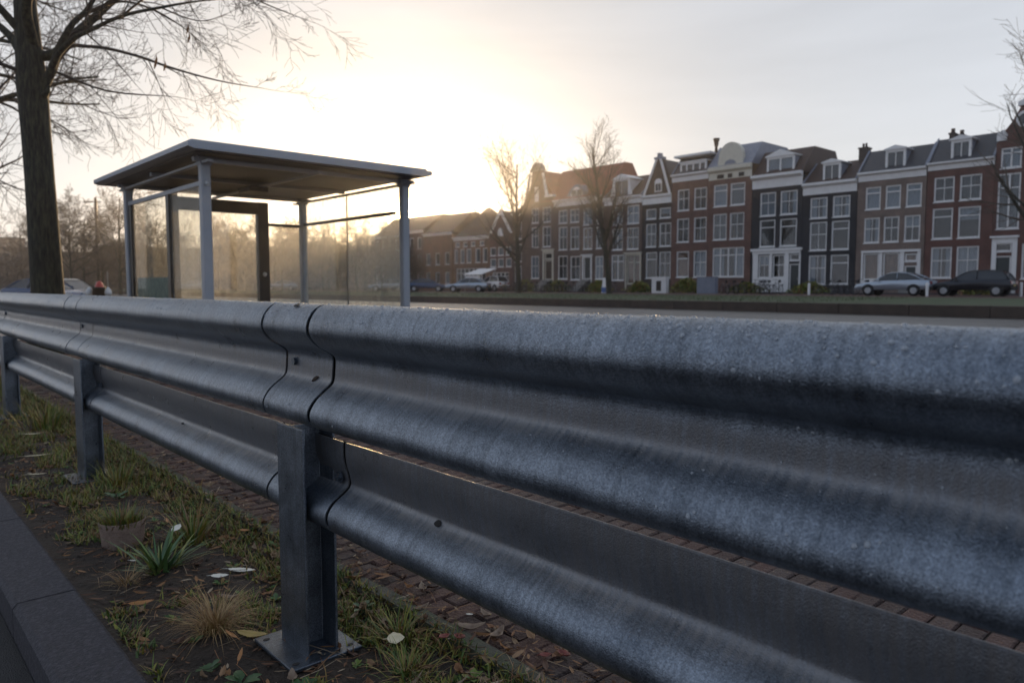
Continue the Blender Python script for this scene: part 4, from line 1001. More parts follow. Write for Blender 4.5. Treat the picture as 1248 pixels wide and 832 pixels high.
def dormer(h, a, c, d, e, xf=FX+.15, depth=2.2, peak=.25, style='sash', fill='s', side=None, roofm=None, segs=1):
    b = MB(); b.box(xf+.15,a+.02,d-.3,xf+depth,c-.02,e-.02); dm = b.build('dormer', side or M['lead'], h)
    b = MB(); t = .16
    b.box(xf,a,d,xf+.149,a+t,e); b.box(xf,c-t,d,xf+.149,c,e); b.box(xf,a+t,e-t*1.2,xf+.149,c-t,e); b.box(xf,a+t,d,xf+.149,c-t,d+.12)
    for q in range(1, segs):
        yy = a+(c-a)*q/segs; b.box(xf,yy-.06,d+.121,xf+.149,yy+.06,e-t*1.2-.001)
    b.prism([(a-.12,e+.001),(c+.12,e+.001),(c+.12,e+.09),((a+c)/2,e+.09+peak),(a-.12,e+.09)], 'x', xf-.12, xf+depth)
    fr = b.build('dormer_frame', M['trim'], dm)
    b = MB(); b.box(xf+.10,a+t,d+.12,xf+.11,c-t,e-t*1.2); b.build('pane', M['winglass'], dm)
    b = MB(); b.box(xf+.05,(a+c)/2-.03,d+.121,xf+.095,(a+c)/2+.03,e-t*1.2-.001); b.build('glazing_bar', M['trim'], dm)
    if fill != 'd':
        b = MB(); b.box(xf+.125,a+t,d+.12,xf+.145,c-t,e-t*1.2); b.build('curtain', M['curtain_dim'] if fill == 's' else M['curtain'], dm)
    return dm
def chimney(h, y, z0, z1, w=.6, x=62.5, mat=None):
    b = MB(); b.box(x,y,z0,x+.8,y+w,z1); b.box(x-.06,y-.06,z1+.001,x+.86,y+w+.06,z1+.12)
    ch = b.build('chimney', mat or M['chimney'], h)
    for q in (.25,.6):
        b = MB(); b.smooth = True; b.tube([(x+.25,y+w*q,z1+.12),(x+.25,y+w*q,z1+.45)], .09, 8); b.build('chimney_pot', M['tile_brown'], ch)
def plinth_steps(h, a, c, z1, mat=None):
    b = MB(); n = max(1, int((z1-.48)/.18))
    for q in range(n): 
        z = z1-q*.18; b.box(FX-.5-.28*q, a-.1, .47, FX-.012-.28*q if q else FX-.012, c+.1, z-.003*q)
        if q: pass
    return b.build('stoop', mat or M['stone'], h)
def house(name, label, Y0, Y1, ztop, wall, ops, wallmat=None, body=8.0):
    h = thing(name, label, 'house', (FX, (Y0+Y1)/2, .45)); b = MB()
    facade(b, Y0, Y1, .45, ztop, ops)
    b.box(FX,Y0,.45,FX+body,Y1,ztop, skip=('-x','-z')); b.build('wall', [wall, M['interior']], h)
    for o in ops:
        st_ = o[4] if len(o) > 4 else 'sash'; fi = o[5] if len(o) > 5 else 'd'; fr = o[6] if len(o) > 6 else None
        window(h, *o[:4], st_, fi, fr, nm='door' if st_ == 'door' else 'window')
        if st_ == 'door' and o[2] > .8: plinth_steps(h, o[0], o[1], o[2])
    return h
def surround(h, a, c, d, e, mat=None, t=.2, holes=None, x=.06):
    """flat painted timber surround round door or shop front, with a hood"""
    b = MB(); b.box(FX-x,a,d,FX-.003,a+t,e); b.box(FX-x,c-t,d,FX-.003,c,e); b.box(FX-x,a+t,e-t*1.3,FX-.003,c-t,e)
    b.box(FX-x-.16,a-.1,e+.001,FX-.003,c+.1,e+.14); return b.build('door_surround', mat or M['trim'], h)
T = M['trim']; CR = M['cream']
# 13 dark red, right edge
h = house('canal_house', 'dark red brick house with tall windows and oval gable window at the right edge', 10.6, 16.15, 10.9, W['darkred'],
  [(14.62,15.85,9.1,10.5,'wide','c'),(14.6,15.95,4.95,8.75,'wide','c'),(12.2,13.9,9.1,10.5,'wide','s'),(12.2,13.9,4.95,8.75,'wide','s'),(14.95,16.0-.02,.95,3.1,'door'),(14.95,15.98,3.4,3.98,'plain'),(12.9,14.35,1.5,3.9,'sash','c'),(11.0,12.4,1.5,3.9,'sash','s')])
surround(h, 14.62, 16.14, .5, 4.34, t=.30)
b = MB(); b.m = 0; gy = 13.4
b.prism([(10.6,10.9),(16.1,10.9),(15.9,11.4),(15.3,12.2),(14.8,13.2),(12.0,13.2),(11.5,12.2),(10.9,11.4)], 'x', FX, FX+.4); gw = b.build('gable_wall', W['darkred'], h)
b = MB(); b.prism([(11.9,13.201),(14.95,13.201),(14.95,13.45),(13.4,14.3),(11.9,13.45)], 'x', FX-.18, FX+.45); b.build('gable_cap', T, gw)
b = MB(); n = 20
pts = [(14.55+.52*math.cos(2*math.pi*k/n)*.95, 12.3+.56*math.sin(2*math.pi*k/n)) for k in range(n)]; b.prism(pts, 'x', FX-.08, FX-.003); ov = b.build('oval_window', T, gw)
b = MB(); pts = [(14.55+.34*math.cos(2*math.pi*k/n), 12.3+.38*math.sin(2*math.pi*k/n)) for k in range(n)]; b.prism(pts, 'x', FX-.10, FX-.081); b.build('pane', M['carglass'], ov)
b = MB(); b.prism([(15.55,11.0),(16.12,11.0),(16.12,11.5),(15.75,11.75),(15.5,11.4)], 'x', FX-.15, FX-.004); b.build('scroll_stone', T, gw)
b = MB(); b.prism([(10.8,11.0),(16.0,11.0),(13.4,14.0)], 'x', FX+.41, FX+8); b.build('roof', M['tile_brown'], h)
# 12 dark red
h = house('canal_house', 'dark red brick house with two window columns behind the dark parked car', 16.17, 20.5, 9.46, W['darkred'],
  [(18.68,20.03,7.15,8.93,'sash','s'),(16.95,18.33,7.15,8.93,'sash','s'),(18.7,20.06,4.45,6.68,'top','d'),(16.93,18.36,4.45,6.68,'top','k'),(18.66,20.06,1.6,3.86,'sash','h'),(16.93,18.36,1.6,3.86,'sash','c')])
cornice(h, 16.17, 20.5, 9.46, 10.0); r = roof_slope(h, 16.17, 20.5, 10.0, 11.95, 61.8, M['slate']); dormer(h, 17.75, 19.05, 10.1, 11.5)
chimney(h, 19.5, 10.8, 12.3, .3, 62.0); chimney(h, 18.9, 10.8, 12.1, .3, 62.0)
# 11 taupe
h = house('canal_house', 'taupe brick house with three window columns behind the silver car', 20.55, 25.55, 9.17, W['taupe'],
  [(23.8,24.94,6.97,8.7,'top','c'),(22.33,23.44,6.97,8.7,'top','c'),(20.85,21.95,6.97,8.7,'top','c'),(23.8,24.98,4.38,6.33,'sash','s'),(22.37,23.5,4.38,6.33,'sash','s'),(20.87,22.0,4.38,6.33,'sash','s'),
   (23.77,24.93,1.5,3.57,'plain','w'),(22.26,23.46,1.5,3.57,'plain','w'),(21.0,21.87,1.0,2.55,'door'),(21.0,21.87,2.87,3.47,'plain','w')])
cornice(h, 20.55, 25.55, 9.17, 9.86); roof_slope(h, 20.55, 25.55, 9.86, 11.75, 61.8, M['slate']); dormer(h, 22.15, 23.6, 9.95, 11.4)
b = MB(); b.box(FX-.10,20.75,3.6,FX-.003,25.1,3.78); b.box(FX-.05,23.5,1.0,FX-.003,23.74,3.599); b.box(FX-.05,24.95,1.0,FX-.003,25.1,3.599); b.box(FX-.05,21.9,1.0,FX-.003,22.22,3.599); b.box(FX-.05,20.75,.6,FX-.003,20.98,3.599); b.box(FX-.06,22.24,.9,FX-.003,24.93,1.43); b.build('shop_front', T, h)
# 10 black
h = house('canal_house', 'black-painted narrow house with white cornice left of the taupe house', 25.6, 30.08, 8.53, W['black'],
  [(27.98,29.42,6.58,8.27,'sash','c'),(26.13,27.53,6.58,8.27,'sash','c'),(27.95,29.4,3.95,6.28,'sash','s'),(26.13,27.57,3.95,6.28,'top','d'),(27.95,29.42,1.16,3.55,'sash','h'),(26.1,27.58,1.16,3.55,'top','d')])
cornice(h, 25.6, 30.08, 8.53, 9.48); roof_slope(h, 25.6, 30.08, 9.48, 11.3, 62.2, M['tile_brown']); dormer(h, 27.05, 28.5, 9.55, 11.0); chimney(h, 25.75, 10.6, 12.1, .65, 61.9)
# 9 black with white shop front
h = house('canal_house', 'black-painted house with white shop front and wide white dormer', 30.1, 34.75, 9.48, W['black'],
  [(32.5,33.97,7.09,9.1,'sash','c'),(30.55,32.08,7.09,9.1,'sash','c'),(32.5,33.96,4.41,6.74,'top','s'),(30.54,32.07,4.41,6.74,'top','s'),
   (32.92,33.98,1.73,3.7,'sash','s'),(31.53,32.65,1.73,3.7,'sash','s'),(30.2,31.12,.55,2.9,'door'),(30.22,31.12,3.17,3.73,'plain')])
cornice(h, 30.1, 34.75, 9.48, 10.62, proj=.45); roof_slope(h, 30.1, 34.75, 10.62, 12.9, 62.0, M['tile_brown'], trim=False); dormer(h, 31.0, 33.5, 10.7, 12.1, peak=.5, segs=2, fill='c')
b = MB(); b.box(FX-.2,29.98,4.05,FX-.003,34.7,4.26); b.box(FX-.1,30.12,3.78,FX-.004,34.55,4.049)
for y0_, y1_ in ((30.1,30.19),(31.14,31.5),(32.68,32.9),(34.0,34.5)): b.box(FX-.08,y0_,.5,FX-.004,y1_,3.779)
b.box(FX-.09,31.501,.5,FX-.004,32.679,1.66); b.box(FX-.09,32.901,.5,FX-.004,33.999,1.66); b.build('shop_front', T, h)
# 8 red-brown with cream bell gable
h = house('canal_house', 'red-brown brick house crowned by a cream arched gable', 34.8, 39.2, 10.7, W['redbrown'],
  [(37.26,38.66,8.27,10.25,'top','c'),(35.47,36.93,8.27,10.25,'top','c'),(37.25,38.67,5.24,7.6,'sash','s'),(35.5,36.94,5.24,7.6,'sash','s'),(35.42,38.65,1.85,4.52,'wide','h')])
b = MB()
pts = [(FX-.003,10.7),(FX-.05,10.7),(FX-.05,11.3),(FX-.3,11.5),(FX-.3,11.85),(FX-.003,11.85)]; b.prism(pts, 'y', 34.82, 39.18); co_ = b.build('cornice', CR, h)
for ya, yb in ((37.6,38.3),(36.75,37.2),(35.55,36.1)):
    b = MB(); b.box(FX-.07,ya,10.78,FX-.051,yb,11.15); b.build('attic_vent', M['interior'], co_)
b = MB(); n = 14; cyy = 37.0; pts = [(38.3,11.851)] + [(38.18-2.36*0-1.18+1.18*math.cos(math.pi*k/n), 12.7+1.25*math.sin(math.pi*k/n)) for k in range(n+1)] + [(35.72,11.851)]
b.prism(pts, 'x', FX-.02, FX+.5); gb = b.build('arched_gable', CR, h)
b = MB(); b.prism([(36.4,12.0),(37.6,12.0),(37.4,12.3),(37.0,12.42),(36.6,12.3)], 'x', FX-.06, FX-.021); b.build('gable_ornament', M['lead'], gb)
roof_slope(h, 34.8, 39.2, 11.86, 13.9, 61.6, M['lead'], trim=False)
b = MB(); b.smooth = True; b.lathe([(.01,13.2),(.16,13.25),(.12,13.7),(.2,13.9),(.22,14.2),(.3,14.35),(.3,14.5),(.0,14.55)], FX+.1, 38.55, 10); b.build('finial', M['chimney'], h)
# 7 brown brick with wide dormer
h = house('canal_house', 'brown brick house with wide flat dormer left of the cream gable', 39.22, 43.3, 10.95, W['redbrown'],
  [(41.33,42.65,8.2,10.2,'sash','s'),(39.4,40.78,8.2,10.2,'sash','s'),(41.3,42.68,5.2,7.45,'sash','s'),(39.38,40.76,5.2,7.45,'sash','s'),(41.25,42.66,1.85,4.33,'top','w'),(39.3,40.74,1.85,4.33,'sash','c')])
cornice(h, 39.22, 43.3, 10.95, 11.65); roof_slope(h, 39.22, 43.3, 11.65, 13.5, 61.6, M['slate']); dormer(h, 39.6, 42.5, 11.7, 12.7, peak=.02, segs=4, side=M['slate'])
b = MB(); b.box(FX+.2,39.25,13.3,FX+1.9,43.28,13.5); b.build('roof_edge', T, h)
# 6 black-brown with triangular gable
h = house('canal_house', 'narrow blackish house with a steep white-edged triangular gable', 43.32, 46.85, 9.1, W['blackbrown'],
  [(45.15,46.38,7.65,8.65,'plain','s'),(43.42,44.75,7.65,8.65,'plain','s'),(45.12,46.38,4.9,7.18,'sash','s'),(43.35,44.74,4.9,7.18,'sash','s'),(44.98,46.35,1.8,4.38,'top','d'),(43.3+.05,44.72,1.8,4.38,'sash','d')])
cornice(h, 43.32, 46.85, 9.1, 10.0, proj=.22)
b = MB(); b.prism([(43.4,10.001),(46.8,10.001),(45.3,13.4),(44.5,13.4)], 'x', FX, FX+.4); gw = b.build('gable_wall', W['blackbrown'], h)
for (ya, za, yb, zb) in ((46.8,10.0,45.25,13.4),(43.4,10.0,44.55,13.4)):
    sgn = 1 if ya > yb else -1
    b = MB(); b.prism([(ya,za),(yb,zb),(yb-.22*sgn,zb),(ya-.25*sgn,za)], 'x', FX-.12, FX-.002); b.build('gable_edging', T, gw)
b = MB(); b.box(FX-.15,44.4,13.401,FX+.5,45.4,13.62); b.box(FX-.1,44.75,13.621,FX+.4,45.05,14.0); b.build('gable_cap', M['lead'], gw)
b = MB(); n = 10; pts = [(44.5,10.25),(45.35,10.25)]+[(44.925+.425*math.cos(math.pi*k/n), 11.15+.4*math.sin(math.pi*k/n)) for k in range(n+1)]; b.prism(pts, 'x', FX-.05, FX-.002); w_ = b.build('window', T, gw)
b = MB(); b.box(FX-.07,44.6,10.35,FX-.051,44.9,11.05); b.box(FX-.07,44.95,10.35,FX-.051,45.25,11.05); b.build('pane', M['carglass'], w_)
b = MB(); b.prism([(43.4,10.0),(46.8,10.0),(44.9,13.5)], 'x', FX+.41, FX+8); b.build('roof', M['slate'], h)
# 5
h = house('canal_house', 'brown brick house with curved dormer and cream double door', 46.88, 51.9, 9.4, W['brown'],
  [(49.36,50.76,7.35,9.2,'sash','c'),(47.27,48.8,7.35,9.2,'sash','c'),(49.36,50.76,4.75,6.95,'sash','s'),(47.3,48.8,4.75,6.95,'sash','d'),(49.15,50.83,1.6,4.25,'wide','d'),(46.95,48.75,1.25,4.2,'wide','w',CR)])
cornice(h, 46.88, 51.9, 9.4, 10.15); roof_slope(h, 46.88, 51.9, 10.15, 12.6, 63, M['tile_brown']); dormer(h, 48.7, 50.8, 10.2, 12.0, peak=.45, side=T)
for ya, yb in ((51.2,50.85),(48.3,48.65)):
    b = MB(); b.prism([(ya,10.2),(yb,10.2),(yb,11.9),((ya*.3+yb*.7),11.1)], 'x', FX+.14, FX+.3); b.build('dormer_wing', T, h)
surround(h, 46.92, 48.95, .6, 4.3, CR, t=.14)
# 4
h = house('canal_house', 'long brown brick house under a red tiled roof with half-round dormer', 51.92, 59.3, 9.85, W['brown'],
  [(57.27,58.6,8.0,9.45,'sash','s'),(55.49,56.84,8.0,9.45,'sash','s'),(53.56,54.87,7.6,9.4,'sash','c'),(52.0+.05,53.0,7.6,9.4,'sash','s'),(57.25,58.58,5.05,7.6,'sash','s'),(55.46,56.8,5.05,7.5,'sash','s'),(53.56,54.87,5.0,7.3,'sash','w'),(52.05,53.0,5.0,7.3,'sash','d'),
   (57.2,58.66,1.8,4.4,'sash','s'),(55.25,56.75,1.7,4.3,'sash','s'),(53.75,54.75,1.75,4.2,'door'),(51.98,53.1,1.75,4.2,'sash','c')])
surround(h, 53.55, 54.95, .6, 4.3, t=.16)
cornice(h, 51.92, 59.3, 9.85, 10.6); roof_slope(h, 51.92, 61.4, 10.6, 14.4, 63.5, M['tile_red'], trim=False)
b = MB(); n = 14; pts = [(57.7-3.4*k/n, 10.62+1.5*math.sin(math.pi*k/n)**.8) for k in range(n+1)]; b.prism(pts, 'x', FX+.2, FX+2.5); dm = b.build('dormer', M['lead'], h)
b = MB(); pts = [(57.0-2.0*k/n, 10.75+1.1*math.sin(math.pi*k/n)**.8) for k in range(n+1)]; b.prism(pts, 'x', FX+.12, FX+.199); f_ = b.build('dormer_frame', T, dm)
b = MB(); b.box(FX+.10,55.25,10.9,FX+.119,55.9,11.5); b.box(FX+.10,56.05,10.9,FX+.119,56.7,11.5); b.build('pane', M['carglass'], dm)
# 3 neck gable
h = house('canal_house', 'tall brown house with ornate neck gable and cream door surround', 59.32, 64.3, 10.5, W['brown'],
  [(61.83,62.99,8.3,10.0,'sash','s'),(59.86,61.18,8.3,10.0,'sash','s'),(61.82,62.98,5.5,7.82,'sash','s'),(59.84,61.18,5.5,7.82,'sash','s'),(61.74,63.08,1.9,4.5,'sash','c'),(59.6,60.8,1.75,3.95,'door','b',CR),(59.6,60.8,4.1,4.8,'plain','d',CR)])
surround(h, 59.36, 61.1, .6, 5.1, CR, t=.22)
b = MB(); b.prism([(59.5,10.5),(64.2,10.5),(64.2,11.1),(63.5,11.6),(63.1,13.0),(62.9,14.2),(61.3,14.2),(61.1,13.0),(60.6,11.6),(59.5,11.1)], 'x', FX, FX+.4); gw = b.build('gable_wall', W['brown'], h)
b = MB(); b.prism([(61.1,14.201),(63.1,14.201),(62.9,14.6),(62.4,15.1),(61.7,15.1),(61.3,14.6)], 'x', FX-.2, FX+.5); b.build('gable_crest', M['stone'], gw)
b = MB(); b.prism([(59.45,11.1),(60.7,11.1),(60.7,11.35),(59.45,11.35)], 'x', FX-.2, FX+.45); b.build('shoulder_stone', T, gw)
b = MB(); b.prism([(60.62,11.36),(61.2,13.9),(60.95,13.9),(60.25,11.36)], 'x', FX-.12, FX-.003); b.build('scroll_stone', T, gw)
b = MB(); b.prism([(63.6,11.36),(63.05,13.9),(63.3,13.9),(64.0,11.36)], 'x', FX-.12, FX-.003); b.build('scroll_stone', M['stone'], gw)
b = MB(); b.box(FX-.08,61.8,10.7,FX-.003,62.4,12.4); b.build('hoist_window', T, gw)
b = MB(); b.prism([(59.5,11.0),(64.2,11.0),(61.9,14.3)], 'x', FX+.41, FX+8); b.build('roof', M['tile_red'], h)
# narrow brown in the tree's shade
h = house('canal_house', 'narrow brown house squeezed between neck gable and stepped gable', 64.32, 66.3, 9.6, W['brown'], [(64.7,65.9,6.6,8.6,'sash','s'),(64.7,65.9,3.9,6.0,'sash','s'),(64.7,65.9,1.4,3.4,'sash','c')])
cornice(h, 64.32, 66.3, 9.3, 9.6); roof_slope(h, 64.32, 66.3, 9.61, 10.8, 62, M['tile_brown'], trim=False)
# 2 small gabled
h = house('canal_house', 'small red-brown house with pointed gable and many white windows', 66.35, 70.6, 7.4, W['redbrown'],
  [(69.35,70.45,4.75,5.8,'plain','c'),(67.92,69.0,4.75,5.8,'plain','c'),(66.5,67.55,4.75,5.8,'plain','c'),(69.35,70.45,3.35,4.4,'plain','c'),(67.92,69.0,3.35,4.4,'plain','c'),(66.5,67.55,3.35,4.4,'plain','c'),(67.0,70.0,.9,2.7,'wide','d')])
b = MB(); b.prism([(66.4,7.401),(70.5,7.401),(68.5,10.3)], 'x', FX, FX+.4); gw = b.build('gable_wall', W['redbrown'], h)
for ya, yb in ((70.6,68.5),(66.3,68.45)):
    b = MB(); sgn = 1 if ya > yb else -1; b.prism([(ya,7.4),(yb,10.5),(yb-.2*sgn,10.1),(ya-.4*sgn,7.4)], 'x', FX-.1, FX-.003); b.build('gable_edging', T, gw)
b = MB(); n = 10; pts = [(67.95,7.1),(68.95,7.1)]+[(68.45+.5*math.cos(math.pi*k/n), 7.6+.5*math.sin(math.pi*k/n)) for k in range(n+1)]; b.prism(pts, 'x', FX-.06, FX-.003); w_ = b.build('arched_window', T, gw)
b = MB(); b.prism([(66.4,7.4),(70.5,7.4),(68.5,10.2)], 'x', FX+.41, FX+8); b.build('roof', M['tile_brown'], h)
# 1 low hipped
h = house('canal_house', 'low brown house with pyramid roof farthest left of the facades', 70.65, 77.9, 6.9, W['orange'],
  [(77.0,77.7,4.0,5.8,'plain','c'),(75.6,76.5,4.0,5.8,'plain','c'),(74.2,75.2,4.0,5.8,'plain','c'),(72.4,73.4,4.0,5.8,'plain','c'),(71.0,71.9,4.0,5.8,'plain','c'),(76.6,77.5,6.1,6.7,'plain','c'),(75.0,75.9,6.1,6.7,'plain','c'),(73.4,74.3,6.1,6.7,'plain','c'),(71.6,72.5,6.1,6.7,'plain','c'),(71.3,77.3,1.0,3.3,'wide','d')])
cornice(h, 70.65, 77.9, 6.9, 7.35)
b = MB(); b.v += [(60,70.7,7.36),(60,77.85,7.36),(67,77.85,7.36),(67,70.7,7.36),(63,73.9,11.2),(63,74.6,11.2)]
for q in ((0,4,5,1),(1,5,2),(2,5,4,3),(3,4,0)): b.face(q)
b.build('roof', M['tile_brown'], h)
# hazy run beyond; the third house is put in to shade the verge
yy = 78.2
for i, (w, ht, pk) in enumerate([(6.5,7.8,11.0),(5.6,8.4,11.2),(7.0,8.0,11.3)]):
    labs = ['hazy brown house just beyond the pyramid-roofed house','taller hazy house second beyond the pyramid roof','hazy house added third beyond the pyramid roof to shade the verge','hazy house fourth beyond the pyramid roof','low hazy house fifth beyond the pyramid roof','tall hazy house at the far end of the row']
    nw = int(w/1.7); ops = []
    for f0 in (1.3, 3.9, 6.2):
        if f0+1.6 > ht: continue
        for q in range(nw):
            ya = yy + w*(q+.5)/nw - .5; ops.append((ya, ya+1.0, f0, f0+1.6, 'plain', rnd.choice('csd')))
    h = house('canal_house', labs[i], yy, yy+w, ht, [W['orange'],W['brown'],W['redbrown']][i%3], ops)
    cornice(h, yy, yy+w, ht, ht+.35); roof_slope(h, yy, yy+w, ht+.351, pk, 63.5, M['tile_brown'], trim=False); yy += w+.05

# ------------------------------------------------------------------ cars
def paint(name, c, metal=.4): return material(name, c, tuple(v*.9 for v in c), 2, .25, metal=metal, spec=.6)
M['tyre'] = material('tyre_rubber', (.015,.015,.016), None, 5, .85); M['rim'] = material('wheel_rim', (.35,.36,.38), None, 5, .3, metal=.8)
M['lamp_red'] = material('tail_lamp', (.25,.015,.012), None, 5, .2); M['lamp_clear'] = material('head_lamp', (.6,.62,.62), None, 5, .1)
def make_car(label, col, hatch=False):
    c = thing('parked_car', label, 'car', (0,0,0), 'cars parked across the road'); W2 = .86
    if hatch: side = [(-2.0,.35),(-2.05,.75),(-1.98,.98),(-1.55,1.0),(-.6,1.0),(.55,.97),(1.2,.90),(1.75,.78),(1.95,.62),(1.98,.35)]; top = [(-1.92,.97),(-1.74,1.26),(-1.5,1.44),(-.9,1.50),(-.1,1.48),(.25,1.38),(1.0,.93)]
    else: side = [(-2.2,.38),(-2.25,.72),(-2.18,.94),(-1.6,.98),(-.7,.96),(.55,.93),(1.3,.86),(1.9,.74),(2.15,.60),(2.2,.36)]; top = [(-1.85,.95),(-1.4,1.20),(-1.0,1.35),(-.45,1.42),(.05,1.40),(.4,1.28),(1.05,.90)]
    b = MB(); b.smooth = True; secs = []
    rows = [(.93,0),(1.0,.35),(.99,.7),(.90,1.0)]
    n = len(b.v); K = len(side)
    # lofted body: at each of the y-rows repeat the side outline slightly inset
    for yf, ins in ((-1.0,.10),(-.97,.02),(-.80,0),(0,0),(.80,0),(.97,.02),(1.0,.10)):
        for (x, z) in side:
            zc = .38+(z-.38)*(1-ins*.9); b.v.append((x*(1-ins*.35), yf*W2*(1.0 if z < .9 else .94), zc if z > .4 else z))
    for r in range(6):
        for k in range(K-1): a = n+r*K+k; b.face((a, a+1, a+1+K, a+K))
        a = n+r*K; b.face((a, a+K, a+K+K-1, a+K-1))
    b.face(tuple(n+k for k in reversed(range(K)))); b.face(tuple(n+6*K+k for k in range(K)))
    body = b.build('body', col, c)
    b = MB(); b.smooth = False; K = len(top); n = len(b.v)
    for s in (-1,1):
        for (x, z) in top: b.v.append((x, s*(W2*.90 if z < 1.1 else (W2*.77 if z < 1.27 else W2*.70)), z))
    for k in range(K-1): b.face((n+k, n+k+1, n+K+k+1, n+K+k))
    b.face(tuple(n+k for k in reversed(range(K)))); b.face(tuple(n+K+k for k in range(K))); b.face((n, n+K, n+2*K-1, n+K-1)); b.build('cabin_glass', M['carglass'], c)
    # roof skin and pillars
    b = MB(); rs = top[2:6]; n = 0
    for (x, z) in rs:
        for yf, dz in ((-.72,0),(-.5,.02),(0,.03),(.5,.02),(.72,0)): b.v.append((x, yf*W2, z+.012+dz))
    b.smooth = True
    for q in range(len(rs)-1):
        for e in range(4): a = q*5+e; b.face((a, a+1, a+6, a+5))
    for s_ in (-1,1):
        b.tube([(top[k_][0], s_*W2*(.91 if k_ == 0 else (.78 if k_ == 1 else .71)), top[k_][1]) for k_ in (0,1,2)], .04, 5)
        b.tube([(top[5][0], s_*W2*.71, top[5][1]), (top[6][0], s_*W2*.91, top[6][1])], .035, 5)
        b.tube([(-.35, s_*W2*.915, .97), (-.35, s_*W2*.715, 1.44)], .03, 4)
        b.tube([(x, s_*W2*.715, z) for x, z in rs], .03, 4)
    b.build('roof_skin', col, c)
    for x in (-1.35, 1.32):
        for s in (-1,1):
            b = MB(); b.smooth = True; b.tube([(x, s*(W2-.20), .32), (x, s*(W2-.02), .32), (x, s*(W2+.005), .32)], [.325,.325,.29], 18); w = b.build('wheel', M['tyre'], c)
            b = MB(); b.tube([(x, s*(W2+.004), .32), (x, s*(W2+.014), .32)], [.20,.18], 12); b.build('rim', M['rim'], w)
            b = MB(); pts = [(x+.39*math.cos(math.pi*q/10), .33+.39*math.sin(math.pi*q/10)) for q in range(11)]; b.prism(pts, 'y', s*(W2-.12), s*(W2+.001)); b.build('wheel_arch', M['tyre'], c)
    xe = side[-2][0]; xr = side[1][0]
    for s in (-1,1):
        b = MB(); b.box(xe-.25, s*W2*.62-.17, .60, xe-.02, s*W2*.62+.17, .72); b.build('headlight', M['lamp_clear'], c)
        b = MB(); b.box(xr+.0, s*W2*.70-.15, .70, xr+.22, s*W2*.70+.15, .88); b.build('tail_light', M['lamp_red'], c)
        b = MB(); b.box(.62, s*(W2+.05)-.06, .94, .78, s*(W2+.05)+.06, 1.06); b.build('mirror', col, c)
    b = MB(); b.box(xr-.03,-W2*.9,.40,xr+.10,W2*.9,.55); b.box(xe-.06,-W2*.9,.38,xe+.07,W2*.9,.52); b.build('bumper', M['tyre'], c)
    b = MB(); b.box(xr-.02,-.26,.58,xr+.0,.26,.69); b.build('number_plate', M['leaf_yellow'], c)
    return c
silver = make_car('silver-blue saloon parked before the taupe house', paint('silver_paint', (.42,.47,.53), .5))
silver.location = (48.6, 18.2, .405); silver.rotation_euler = (0,0,R(90))
dark = make_car('dark parked car behind the silver saloon at the right', paint('dark_paint', (.03,.032,.04)), True)
dark.location = (49.2, 14.1, .405); dark.rotation_euler = (0,0,R(92))
blue = make_car('dark blue car near the left edge, partly behind the guardrail', paint('blue_paint', (.05,.08,.15)), False)
blue.location = (7.95, 45.5, -.055); blue.rotation_euler = (0,0,R(-60))
copy_tree(dark, (10.5, 52.5, -.055), R(-60), 'black car just behind the dark blue car')
copy_tree(silver, (47.5, 59.3, .405), R(125), 'silver car parked slantwise left of the wide bare tree')
copy_tree(blue, (47.8, 66.8, .405), R(-45), 'dark car just right of the shelter pole, facing the sun')
copy_tree(silver, (47.0, 73.5, .405), R(140), 'pale car seen through the right end of shelter glass')
copy_tree(silver, (46.2, 100.0, .405), R(150), 'pale car seen between the dark door frame and rear pole')
copy_tree(silver, (38.0, 112.0, .405), R(155), 'pale car seen through the left pane of the shelter')
copy_tree(silver, (12.2, 62.0, -.055), R(-70), 'pale car right of the large tree trunk')
wh = make_car('white van-like car parked before the small gabled house', paint('white_paint', (.7,.7,.7), 0), True); wh.location = (55.0, 64.2, .405); wh.rotation_euler = (0,0,R(90)); wh.scale = (1,1,1.15)

